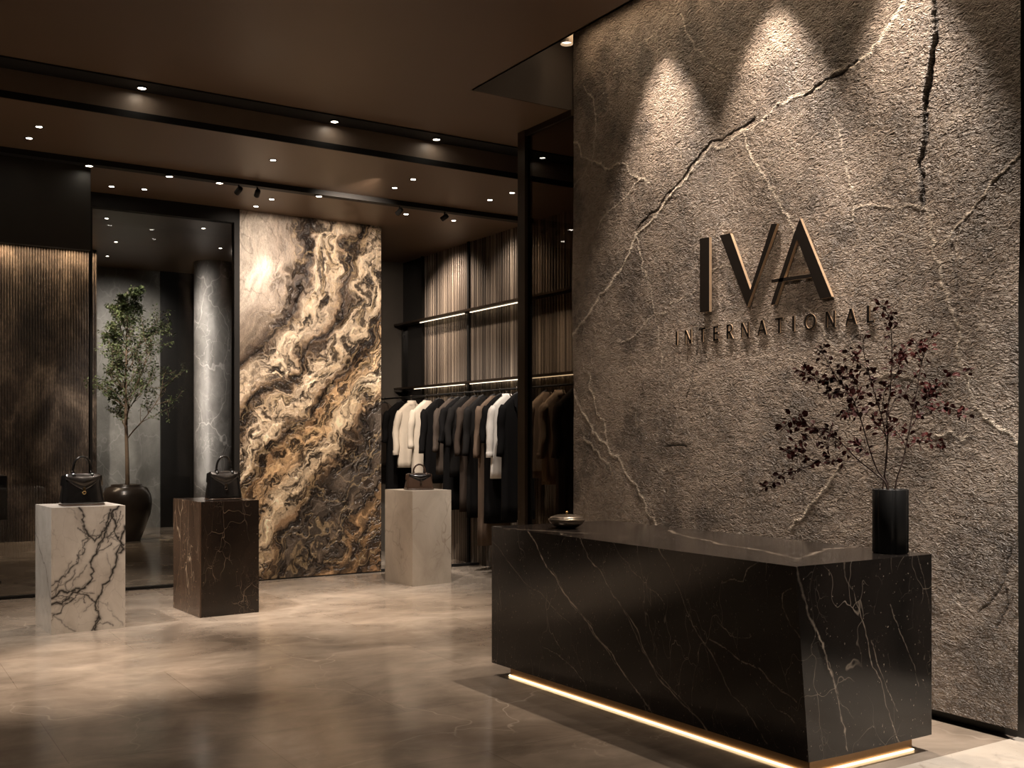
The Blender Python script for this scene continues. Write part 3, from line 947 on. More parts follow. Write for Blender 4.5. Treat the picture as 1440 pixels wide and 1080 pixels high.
lines = [(fx([(741, 745), (770, 800), (812, 860), (850, 915), (880, 965), (905, 1005)]), 0.0045, 0.75),
         (fx([(812, 860), (835, 900), (858, 935)]), 0.003, 0.5),
         (fx([(775, 800), (800, 850), (830, 880)]), 0.0025, 0.35),
         (fx([(813, 752), (850, 820), (868, 850), (905, 930), (945, 990), (985, 1040)]), 0.004, 0.75),
         (fx([(868, 850), (890, 900), (925, 960), (960, 1005)]), 0.003, 0.55),
         (fx([(862, 760), (885, 800), (930, 850)]), 0.0025, 0.4),
         (fx([(925, 765), (955, 840), (985, 910), (1015, 980), (1060, 1050)]), 0.003, 0.5),
         (fx([(1012, 820), (1043, 818), (1050, 800), (1062, 793), (1080, 782)]), 0.003, 0.6),
         (fx([(990, 900), (1030, 930), (1060, 945), (1085, 975), (1105, 990)]), 0.003, 0.55),
         (fx([(1003, 875), (1025, 897), (1050, 895)]), 0.002, 0.4),
         (fx([(692, 760), (722, 800), (760, 835), (800, 880)]), 0.002, 0.35),
         (fx([(760, 910), (790, 930), (815, 960)]), 0.002, 0.4),
         (fx([(1110, 828), (1097, 836), (1096, 855), (1105, 880), (1122, 906)]), 0.003, 0.65),
         (fx([(1050, 960), (1075, 1000), (1100, 1020)]), 0.002, 0.35),
         (fy([(1119, 789), (1128, 830), (1145, 880), (1165, 940), (1180, 990), (1192, 1056)]), 0.006, 0.6),
         (fy([(1185, 783), (1205, 850), (1225, 930), (1250, 1000), (1266, 1045)]), 0.003, 0.5),
         (fy([(1225, 900), (1245, 960), (1262, 1000)]), 0.0025, 0.4),
         (fy([(1252, 850), (1275, 910), (1292, 965)]), 0.002, 0.35),
         (fy([(1165, 930), (1180, 985), (1200, 1010)]), 0.002, 0.4),
         (fy([(1290, 780), (1302, 830), (1308, 860)]), 0.002, 0.25),
         (fz([(700, 742), (790, 748), (880, 752)]), 0.008, 0.30),
         (fz([(940, 745), (1010, 765), (1080, 775), (1120, 789)]), 0.008, 0.45),
         (fz([(1120, 789), (1160, 772), (1230, 764)]), 0.008, 0.45),
         (fz([(1020, 752), (1100, 760), (1200, 762)]), 0.006, 0.30)]
vn = vein_field(P, [(p, w_ * (0.62 if w_ < .007 else 1), s_) for p, w_, s_ in lines], rnd, 0.05, 4)
vn *= np.clip(0.65 + 0.8 * fbm(P[:, 1] * 14 + P[:, 0] * 9, P[:, 2] * 14, 3, 3), 0.1, 1)
m.v = [tuple(Vector(p) - off) for p in m.v]
m.build('body', M['black_marble'], desk, attrs={'vein': np.clip(vn, 0, 1)})
m = MB()
q = [Vector((XD + .09, YLf - .09, 0)), Vector((3.70 + .07, YR + .07, 0)), Vector((XK - .06, YR + .07, 0)), Vector((XK - .06, YLf - .09, 0))]
m.loft([[(p.x - off.x, p.y - off.y, z) for p in q[::-1]] for z in (0.0, zb)])
m.build('plinth', M['bronze'], desk)
# light strip round the plinth, seen glowing under the body
m = MB()
for a_, b_ in ((q[0], q[1]), (q[1], q[2]), (q[3], q[0])):
    d_ = (b_ - a_).normalized(); n_ = Vector((d_.y, -d_.x, 0))
    if n_.dot((a_ + b_) / 2 - off) < 0: n_ = -n_
    lo, hi = 0.003, 0.010
    cs = [a_ + n_ * .001, b_ + n_ * .001, b_ + n_ * .014, a_ + n_ * .014]
    m.loft([[(p.x - off.x, p.y - off.y, z) for p in cs] for z in (lo, hi)])
tag(m.build('light_strip', M['led_warm'], desk), 'glowing warm light strip')

# lidded bowl
bp = onZ(797, 743, ZD)
bowl = thing('lidded_bowl', bp, 'low round pewter bowl with a flat knobbed lid on left end of desk', 'bowl')
m = MB(); m.lathe([(0.045, 0.0), (0.06, 0.004), (0.098, 0.026), (0.117, 0.050), (0.120, 0.062), (0.113, 0.066)], 40); m.build('bowl', M['pewter'], bowl, True)
m = MB(); m.lathe([(0.113, 0.0665), (0.105, 0.075), (0.07, 0.086), (0.02, 0.092), (0.002, 0.0925)], 40, cap0=True); m.build('lid', M['pewter'], bowl, True)
m = MB(); m.lathe([(0.004, 0.092), (0.004, 0.098), (0.009, 0.104), (0.007, 0.110), (0.001, 0.112)], 16); m.build('knob', M['gold'], bowl, True)

# vase, two flat-sided lobes
vp = Vector((4.45, 3.455, ZD))
vase = thing('vase', vp, 'tall matt black vase with vertical ribs at right end of the desk', 'vase', 0.35)


def vase_ring(r, z):
    out = []
    for k in range(96):
        a = 2 * math.pi * k / 96
        rr = r * (1 - 0.055 * abs(math.sin(3 * a)) ** 0.5 * 0 - 0.07 * math.exp(-((((a * 6 / (2 * math.pi)) % 1) - 0.5) / 0.09) ** 2))
        out.append((rr * math.cos(a), rr * math.sin(a), z))
    return out


m = MB()
m.loft([vase_ring(0.080, 0.0), vase_ring(0.087, 0.006), vase_ring(0.087, 0.318), vase_ring(0.084, 0.322), vase_ring(0.074, 0.320), vase_ring(0.072, 0.05)], True, True)
m.build('vessel', M['vase'], vase, True)


# ------------------------------------------------------------------ dark red branches in the vase
def leaf(mb, p, d, up, L, W):
    d = d.normalized(); s = d.cross(up)
    s = s.normalized() if s.length > 1e-4 else Vector((1, 0, 0))
    n = s.cross(d)
    b = len(mb.v)
    pts = [p, p + d * L * .3 + s * W * .42 + n * W * .12, p + d * L * .68 + s * W * .45 + n * W * .10, p + d * L - n * W * .1,
           p + d * L * .68 - s * W * .45 + n * W * .10, p + d * L * .3 - s * W * .42 + n * W * .12, p + d * L * .5]
    mb.add(pts, [(0, 1, 6), (1, 2, 6), (2, 3, 6), (3, 4, 6), (4, 5, 6), (5, 0, 6)])


def smooth_path(pts, n=5):
    out = []
    P_ = [pts[0]] + list(pts) + [pts[-1]]
    for i in range(1, len(P_) - 2):
        for k in range(n):
            t = k / n
            a, b, c_, d = P_[i - 1], P_[i], P_[i + 1], P_[i + 2]
            out.append(0.5 * ((2 * b) + (c_ - a) * t + (2 * a - 5 * b + 4 * c_ - d) * t * t + (3 * b - a - 3 * c_ + d) * t ** 3))
    out.append(pts[-1])
    return out


def branch(label, dz, base_off, main, subs, seed, dens=1.0):
    """main and subs are outlines of the twig; dz is how far its tip leans in depth"""
    rnd = random.Random(seed)
    root = thing('leafy_branch', vp + Vector((base_off[0], base_off[1], 0.052)), label, 'branch', 0, 'dark red branches in the black vase')
    o = root.location.copy()
    stem = MB(); lv = MB()
    d0 = 5.32

    def conv(pts, depth0, depth1):
        out = []
        for i, (x, y) in enumerate(pts):
            t = i / max(1, len(pts) - 1)
            out.append(atD(1060 + x / 3.0, 420 + y / 3.0, d0 + depth0 + (depth1 - depth0) * t) - o)
        return out
    mp_ = conv(main, 0, dz)
    mp_[0] = Vector((base_off[0] * .2, base_off[1] * .2, 0.27))
    path = smooth_path([Vector((0, 0, 0))] + mp_)
    n = len(path)
    stem.tube(path, [0.0046 * (1 - 0.72 * i / n) for i in range(n)], 7)
    jobs = [(path, int(len(path) * 0.42))]
    for sub, dz0, dz1 in subs:
        sp_ = smooth_path(conv(sub, dz0, dz1))
        stem.tube(sp_, [0.0026 * (1 - 0.6 * i / len(sp_)) for i in range(len(sp_))], 6)
        jobs.append((sp_, int(len(sp_) * 0.2)))
    for path_, start in jobs:
        for i in range(start, len(path_)):
            seg = path_[min(i + 1, len(path_) - 1)] - path_[i - 1]
            k = 3 if rnd.random() < 0.85 * dens else 1
            for _ in range(k + (2 if i == len(path_) - 1 else 0)):
                dr = (seg.normalized() * 0.5 + Vector((rnd.gauss(0, 1), rnd.gauss(0, 1), rnd.gauss(0.1, 0.8)))).normalized()
                st = path_[i] + seg * rnd.uniform(-0.4, 0.4)
                L = rnd.uniform(0.022, 0.038)
                e = st + dr * rnd.uniform(0.008, 0.03)
                stem.tube([st, e], 0.0011, 4)
                leaf(lv, e, dr + Vector((0, 0, -0.2)), Vector((rnd.gauss(0, 1), rnd.gauss(0, 1), 0.7)), L, L * rnd.uniform(0.58, 0.8))
    stem.build('stem', M['twig'], root, True)
    lv.build('foliage', M['red_leaf'], root)
    return root


branch('tallest dark red branch, rising straight up from the vase to the last letter', 0.02, (0.0, 0.01),
       [(558, 800), (553, 740), (565, 600), (562, 500), (575, 400), (583, 260), (580, 150), (572, 80), (540, 30)],
       [([(566, 500), (600, 420), (640, 400)], 0, 0.05), ([(578, 350), (610, 300), (600, 270)], 0, -0.04), ([(582, 250), (620, 235), (640, 215)], 0, 0.04)], 1, 0.55)
branch('dark red branch leaning up and left from the vase, with the densest leaf cluster', -0.10, (-0.02, 0.0),
       [(552, 800), (520, 720), (490, 640), (455, 520), (425, 440), (390, 380), (350, 330), (310, 265), (285, 210)],
       [([(370, 350), (320, 345), (270, 345), (230, 320), (200, 305)], -0.06, -0.1), ([(425, 440), (440, 400), (430, 350), (390, 310)], -0.05, -0.02),
        ([(440, 480), (410, 470), (380, 480)], -0.05, -0.1), ([(400, 400), (350, 390), (330, 400)], -0.06, -0.1)], 2, 1.0)
branch('dark red branch just left of the tallest one, forking under the small letters', 0.08, (-0.01, 0.03),
       [(560, 800), (560, 690), (560, 600), (540, 500), (515, 420), (490, 330), (465, 230), (460, 160)],
       [([(500, 360), (470, 290), (420, 255), (400, 220)], 0.04, 0.06), ([(540, 480), (550, 400), (560, 370)], 0.04, 0.08), ([(560, 580), (510, 520), (470, 480)], 0.02, 0.06)], 3, 0.7)
branch('lowest dark red branch, arching far left over the desk', -0.20, (-0.03, -0.01),
       [(548, 800), (515, 740), (440, 680), (360, 600), (290, 550), (230, 540), (170, 500), (135, 540)],
       [([(450, 690), (370, 685), (270, 685), (200, 660), (160, 640)], -0.1, -0.22), ([(270, 685), (200, 720), (120, 740), (55, 795)], -0.15, -0.3), ([(290, 550), (270, 590), (210, 600), (140, 640)], -0.15, -0.24),
        ([(440, 680), (470, 640), (440, 620)], -0.1, -0.06), ([(360, 600), (310, 620), (330, 560)], -0.12, -0.1)], 4, 0.85)
branch('dark red branch leaning right from the vase, with sprays reaching the vein', 0.05, (0.03, 0.0),
       [(605, 800), (630, 680), (655, 560), (682, 420), (705, 290), (725, 215), (755, 150)],
       [([(655, 560), (690, 500), (740, 430), (770, 375), (820, 330), (900, 305)], 0, 0.1), ([(690, 510), (740, 480), (800, 455), (850, 470), (890, 480)], 0.02, -0.06),
        ([(640, 620), (690, 600), (740, 600), (785, 612)], 0, -0.08), ([(710, 270), (690, 225), (690, 190)], 0.03, 0.06), ([(640, 620), (610, 570), (560, 520)], 0.0, -0.05), ([(735, 440), (735, 410), (745, 395)], 0.05, 0.05)], 5, 0.75)


# ------------------------------------------------------------------ pedestals
def pedestal(name, loc, sx, sy, h, rz, mat, label, lines3d=None, res=0.02, side=None):
    t = thing(name, loc, label, 'pedestal', rz, 'marble display pedestals')
    m = MB()
    a = [Vector((0, 0, 0)), Vector((sx, 0, 0)), Vector((sx, sy, 0)), Vector((0, sy, 0))]
    up = Vector((0, 0, h))
    nz = int(h / res); nx = int(sx / res); ny = int(sy / res)
    m.patch(a[0], a[1], a[1] + up, a[0] + up, nx, nz)
    m.patch(a[3], a[0], a[0] + up, a[3] + up, ny, nz)
    m.patch(a[1], a[2], a[2] + up, a[1] + up, 8, 8)
    m.patch(a[2], a[3], a[3] + up, a[2] + up, 8, 8)
    m.patch(a[0] + up, a[1] + up, a[2] + up, a[3] + up, nx, ny)
    m.patch(a[3], a[2], a[1], a[0], 2, 2)
    at = None
    if lines3d:
        Q = np.array(m.v); R = Matrix.Rotation(-rz, 3, 'Z')
        lines3d = [([R @ (q - Vector(loc)) for q in p], w, s_) for p, w, s_ in lines3d]
        rb = random.Random(77)
        for p, w, s_ in list(lines3d):
            if w < 0.005 or min(q.z for q in p) < 0.02 and max(q.z for q in p) < 0.2: continue
            for _ in range(5):
                i = rb.randrange(len(p) - 1)
                st = p[i].lerp(p[i + 1], rb.random()); d = (p[i + 1] - p[i]).normalized()
                an = rb.choice((-1, 1)) * rb.uniform(.35, .9) + (math.pi if rb.random() < .4 else 0)
                pts = [st]
                for k in range(3):
                    dx = Vector((d.x * math.cos(an) - d.z * math.sin(an), d.y * 0, d.x * math.sin(an) + d.z * math.cos(an)))
                    pts.append(pts[-1] + dx * rb.uniform(.02, .06)); an *= 0.7
                lines3d.append((pts, rb.uniform(.0018, .0042), rb.uniform(.5, .95)))
        rnd = random.Random(12)
        v = vein_field(Q, lines3d, rnd, 0.13, 3)
        hl = vein_field(Q, [(p, w * 3.0, s * 0.40) for p, w, s in lines3d], rnd, 0.10, 3)
        at = {'vein': np.clip(v, 0, 1), 'halo': np.clip(hl, 0, 1)}
    m.build('block', mat, t, attrs=at)
    if side:  # thin panel added over the block, its paler colour stands for side light
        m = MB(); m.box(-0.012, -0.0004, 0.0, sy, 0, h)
        tag(m.build('lit_side_panel', side, t), 'brown marble side with pale upright veins, light falling on it put into its colour')
    return t


HP = 1.015
yf1 = 9.05
RZ1 = 0.055
C1 = Vector((1.377, yf1, 0))


def onP(px, py, n):
    r_ = ray(px, py); o_ = Vector((0, 0, EYE))
    return o_ + r_ * ((C1 - o_).dot(n) / r_.dot(n))


nF = Vector((math.sin(RZ1), -math.cos(RZ1), 0)); nL = Vector((-math.cos(RZ1), -math.sin(RZ1), 0))
cf = lambda pts: [onP(x / 3.6, 600 + y / 3.6, nF) for x, y in pts]
cl = lambda pts: [onP(x / 3.6, 600 + y / 3.6, nL) for x, y in pts]
veins1 = [(cf([(605, 395), (560, 470), (530, 540), (490, 620), (470, 720), (430, 810), (360, 850), (262, 900)]), 0.006, 1.0),
          (cf([(632, 505), (600, 620), (570, 740), (510, 850), (485, 890), (500, 960), (470, 1045)]), 0.006, 1.0),
          (cf([(560, 420), (545, 480), (520, 530), (480, 580), (440, 530), (415, 470), (400, 410)]), 0.005, 0.9),
          (cf([(485, 890), (435, 850), (350, 890), (265, 955)]), 0.004, 0.9),
          (cf([(262, 805), (330, 760), (395, 690), (430, 620), (445, 560)]), 0.004, 0.8),
          (cf([(262, 870), (310, 830), (370, 830), (430, 815)]), 0.007, 0.95),
          (cf([(262, 835), (320, 800), (380, 720)]), 0.003, 0.7),
          (cf([(625, 600), (600, 560), (585, 490), (560, 440)]), 0.006, 0.95),
          (cf([(615, 590), (628, 620), (600, 640)]), 0.007, 0.9),
          (cf([(545, 890), (580, 960), (622, 1005)]), 0.0025, 0.4),
          (cf([(262, 945), (310, 980), (380, 1035)]), 0.003, 0.55),
          (cf([(490, 640), (510, 590), (540, 560), (575, 530)]), 0.004, 0.8),
          (cf([(500, 960), (485, 1000), (490, 1040)]), 0.008, 0.9),
          (cf([(330, 400), (380, 440), (430, 500)]), 0.002, 0.4),
          (cf([(440, 700), (400, 760), (345, 830)]), 0.003, 0.6),
          (cf([(540, 640), (560, 720), (530, 830)]), 0.002, 0.4),
          (cl([(175, 470), (200, 620), (238, 760), (250, 850), (256, 890)]), 0.003, 0.55)]
pedestal('display_pedestal', (1.377, yf1, 0), 0.575, 0.60, HP, RZ1, M['white_marble'], 'white marble pedestal with bold black veins, carrying the leftmost handbag', [(p, w_ * 1.35, min(1, s_ * 1.1)) for p, w_, s_ in veins1], 0.0045)
pedestal('display_pedestal', (2.618, 9.218, 0), 0.53, 0.72, HP, 0.06, M['brown_marble'], 'dark brown marble pedestal with fine light veins, second from left', None, 0.05, M['lit_side_marble'])
pedestal('display_pedestal', (5.078, 9.993, 0), 0.50, 0.56, HP, 0.10, M['beige_marble'], 'beige marble pedestal in front of the clothes rail, rightmost of three', None, 0.05)


# ------------------------------------------------------------------ handbags
def handbag(loc, rz, label, s=1.0, hs=1.0, body='leather', flap='leather_flap', metal='gold'):
    t = thing('handbag', loc, label, 'handbag', rz, 'handbags on the pedestals')
    m = MB(); H = 0.255 * hs

    def sec(z):
        k = z / H
        hw = 0.172 * (1 - 0.20 * k ** 1.15) * s
        hd = (0.082 * (1 - 0.55 * k ** 1.3) + 0.006) * s
        return hw, hd
    rings = []
    for i in range(15):
        k = i / 14; z = 0.006 + H * k
        hw, hd = sec(z - 0.006)
        if i == 0: hw *= .96; hd *= .92
        r = []
        for j in range(40):
            a = 2 * math.pi * j / 40; e = 0.42
            cx_, sy_ = math.cos(a), math.sin(a)
            r.append((hw * math.copysign(abs(cx_) ** e, cx_), hd * math.copysign(abs(sy_) ** e, sy_), z))
        rings.append(r)
    m.loft(rings); m.build('body', M[body], t, True)
    # flap folded down the front to a point
    fl = MB(); vs = []; fs = []
    nu_, nv_ = 20, 18
    for i in range(nv_ + 1):
        v = i / nv_
        for j in range(nu_ + 1):
            u = -1 + 2 * j / nu_
            drop = 0.135 * hs * (1 - abs(u) ** 1.25 * 0.72)
            z = H + 0.012 - drop * v - 0.006 * abs(u) ** 2
            hw, hd = sec(min(max(z, 0), H))
            x = u * hw * 0.97
            roll = max(0.0, 1 - v / 0.45)
            y = -(hd * (1 - 0.10 * abs(u) ** 4) + 0.004 + 0.016 * math.sin(min(1, v / 0.8) * math.pi) * (1 - u * u) - 0.020 * roll ** 2)
            vs.append((x, y, z))
    for i in range(nv_):
        for j in range(nu_):
            a = i * (nu_ + 1) + j
            fs.append((a, a + nu_ + 1, a + nu_ + 2, a + 1))
    fl.add(vs, fs)
    # cover strip over the top
    hw, hd = sec(H)
    fl.add([(-hw * .97, -hd + .014, H + .007), (hw * .97, -hd + .014, H + .007), (hw * .97, hd * .9, H + .007), (-hw * .97, hd * .9, H + .007)], [(0, 1, 2, 3)])
    fo = fl.build('flap', M[flap], t, True)
    sm = fo.modifiers.new('thick', 'SOLIDIFY'); sm.thickness = 0.004
    # clasp
    zc = H - 0.115 * hs
    yc_ = -(sec(zc)[1] + 0.016)
    c_ = MB(); c_.box(-0.010, 0.010, yc_ - 0.006, yc_ + 0.006, zc - 0.022, zc + 0.012)
    c_.tube([(0.012 * math.cos(a), yc_ - 0.006, zc - 0.03 + 0.012 * math.sin(a)) for a in np.linspace(0, 2 * math.pi, 13)], 0.003, 6)
    tag(c_.build('clasp', M[metal], t, False, 0.002), 'small gold clasp')
    # handle
    h_ = MB(); pts = []
    for a in np.linspace(0, math.pi, 19):
        pts.append((-0.074 * s * math.cos(a), -0.016 * s, H + 0.012 + (0.135 * hs) * math.sin(a) ** 0.85))
    h_.tube(pts, 0.0105 * s, 12); h_.build('handle', M[body], t, True)
    # tabs and rings that hold the handle
    for sx in (-1, 1):
        r_ = MB()
        r_.box(sx * 0.074 * s - 0.011, sx * 0.074 * s + 0.011, -sec(H)[1] - 0.014, -sec(H)[1] - 0.004, H - 0.035, H + 0.014)
        r_.tube([(sx * 0.074 * s + 0.013 * math.cos(a), -0.022 * s, H + 0.016 + 0.013 * math.sin(a)) for a in np.linspace(0, 2 * math.pi, 13)], 0.003, 6)
        r_.build('handle_tab', M[metal] if False else M[body], t, True)
        # folded side wing with strap
        w_ = MB()
        x0 = sec(H * .62)[0]
        w_.add([(sx * (x0 - .004), -0.03 * s, H * .62), (sx * (x0 + .016), 0, H * .66), (sx * (x0 - .004), 0.03 * s, H * .62),
                (sx * (sec(H)[0] - .004), -0.03 * s, H), (sx * (sec(H)[0] + .024), 0, H * .97), (sx * (sec(H)[0] - .004), 0.03 * s, H)],
               [(0, 1, 4, 3), (1, 2, 5, 4), (0, 2, 1), (3, 4, 5), (0, 3, 5, 2)])
        w_.build('side_wing', M[body], t)
    # base rim
    b_ = MB(); hw, hd = sec(0)
    ring = []
    for j in range(41):
        a = 2 * math.pi * j / 40; e = 0.42
        ring.append((hw * .99 * math.copysign(abs(math.cos(a)) ** e, math.cos(a)), hd * .98 * math.copysign(abs(math.sin(a)) ** e, math.sin(a)), 0.009))
    b_.tube(ring, 0.0065, 6); b_.build('base_rim', M['leather_brown'], t, True)
    return t


handbag((1.377 + 0.265, yf1 + 0.20, HP), 0.05, 'black glossy handbag with gold clasp on the white veined pedestal', 1.0)
handbag((2.618 + 0.27, 9.218 + 0.24, HP), -0.02, 'black patent handbag with plain flap on the dark brown pedestal', 0.93, 0.98, 'leather', 'leather_flap', 'dark_bronze')
handbag((5.078 + 0.215, 9.993 + 0.27, HP), -0.15, 'small low dark brown handbag on the beige pedestal', 0.92, 0.68, 'leather_brown', 'leather', 'dark_bronze')

# dark display block cut by the left edge of the photo
bx = onY(10, 700, 12.6)
dk = thing('display_block', (bx.x - 0.35, 12.85, 0), 'black display box on a thin leg, cut by the left edge of photo', 'display stand')
zt, zb2 = onY(10, 669, 12.6).z, onY(10, 731, 12.6).z
m = MB(); m.box(-0.35, 0.35, -0.25, 0.25, zb2, zt); m.build('box', M['black'], dk, False, 0.004)
m = MB(); m.box(-0.12, -0.06, -0.03, 0.03, 0.02, zb2); m.build('leg', M['black'], dk)
m = MB(); m.box(-0.3, 0.3, -0.2, 0.2, 0, 0.02); m.build('base', M['black'], dk)

# ------------------------------------------------------------------ potted tree behind the glass
tp = atD(178, 747, 16.3)
tr = thing('potted_tree', (tp.x, tp.y, 0), 'slender leafy green tree in a dark glazed urn behind the glass', 'potted tree')
m = MB()
m.lathe([(0.20, 0.0), (0.21, 0.02), (0.27, 0.18), (0.355, 0.42), (0.375, 0.58), (0.355, 0.72), (0.30, 0.82), (0.22, 0.855), (0.235, 0.875), (0.215, 0.875), (0.20, 0.84), (0.19, 0.80)], 56)
m.build('urn', M['urn'], tr, True)
m = MB(); m.lathe([(0.20, 0.79), (0.10, 0.82), (0.001, 0.825)], 24); m.build('soil', M['soil'], tr, True)
rnd = random.Random(21)
trunk = MB(); brs = MB(); lv = MB()
HT = 4.02
tpts = [Vector((0.015 * math.sin(z * 2.1), 0.01 * math.cos(z * 1.7), z)) for z in np.linspace(0.8, HT - .15, 22)]
trunk.tube(tpts, [0.034 * (1 - 0.85 * i / 21) for i in range(22)], 9)
trunk.build('trunk', M['bark'], tr, True)


def grow(p, d, L, r, lvl):
    n = 6; pts = [p]; q = p; dd = d.copy()
    for i in range(n):
        dd = (dd + Vector((rnd.gauss(0, .12), rnd.gauss(0, .12), rnd.gauss(.05, .08)))).normalized()
        q = q + dd * L / n; pts.append(q)
    brs.tube(pts, [r * (1 - 0.75 * i / n) for i in range(n + 1)], 5)
    if lvl < 2:
        for i in range(2, n + 1):
            for _ in range(2 if lvl == 0 else (1 if rnd.random() < .6 else 0)):
                sd = (dd + Vector((rnd.gauss(0, .8), rnd.gauss(0, .8), rnd.gauss(.1, .55)))).normalized()
                grow(pts[i], sd, L * rnd.uniform(.32, .55), r * .5, lvl + 1)
    if lvl >= 1:
        for i in range(1, n + 1):
            for _ in range(2 if lvl == 2 else 1):
                ld = Vector((rnd.gauss(0, 1), rnd.gauss(0, 1), rnd.gauss(-.1, .7))).normalized()
                l_ = rnd.uniform(.032, .052)
                leaf(lv, pts[i] + ld * .02, ld, Vector((rnd.gauss(0, .6), rnd.gauss(0, .6), 1)), l_, l_ * .55)


for i in range(22):
    f_ = (i + rnd.random()) / 22
    z = 1.55 + (HT - .30 - 1.55) * f_ ** 0.95
    a = i * 2.4 + rnd.gauss(0, .3)
    L = (0.95 * (1 - f_) ** 0.8 + 0.20) * rnd.uniform(.7, 1.1)
    if math.cos(a) * CA - math.sin(a) * SA < -0.2: L *= 0.62
    grow(Vector((0, 0, z)), Vector((math.cos(a), math.sin(a), .80 + .5 * f_)).normalized(), L, 0.012 * (1 - .5 * f_), 0)
brs.build('branches', M['bark'], tr, True)
tag(lv.build('foliage', M['leaf'], tr), 'small dense green leaves')

# ------------------------------------------------------------------ clothes rail, shelves, garments
XC = 6.27; ZR = 2.13
ry0, ry1 = 8.6, ye - 0.05
rail = thing('clothes_rail', (XC, (ry0 + ry1) / 2, ZR), 'thin black rail carrying the row of clothes before the fluted wall', 'clothes rail')
hl = (ry1 - ry0) / 2
m = MB(); m.tube([(0, -hl, 0), (0, hl, 0)], 0.011, 12); m.build('bar', M['black'], rail, True)
for yy in (8.8, pm, ya):
    m = MB(); m.tube([(0, yy - (ry0 + ry1) / 2, 0), (XR - XC - 0.0, yy - (ry0 + ry1) / 2, 0)], 0.009, 10); m.build('bracket', M['black'], rail, True)


def shelf(z, yl, label, led_parts):
    t = thing('wall_shelf', (XR - .03, (yb + yl) / 2, z), label, 'shelf')
    h = (yl - yb) / 2; yc0 = (yb + yl) / 2
    m = MB(); m.box(-0.15, 0.0, -h, h, 0.0, 0.025); m.build('board', M['dark_bronze'], t)
    for a_, b_ in led_parts:
        m = MB(); m.box(-0.055, -0.040, a_ - yc0, b_ - yc0, -0.006, -0.0005); tag(m.build('light_strip', M['led_shelf'], t), 'glowing warm light strip')
    return t


shelf(3.17, ye, 'upper thin dark shelf on the fluted wall with a light strip beneath', [(10.25, pm - .12), (pm + .03, ya - .02)])
shelf(2.27, ye, 'lower thin dark shelf with a light strip, just above the clothes rail', [(yb + .3, pm - .12), (pm + .03, ya + .15)])


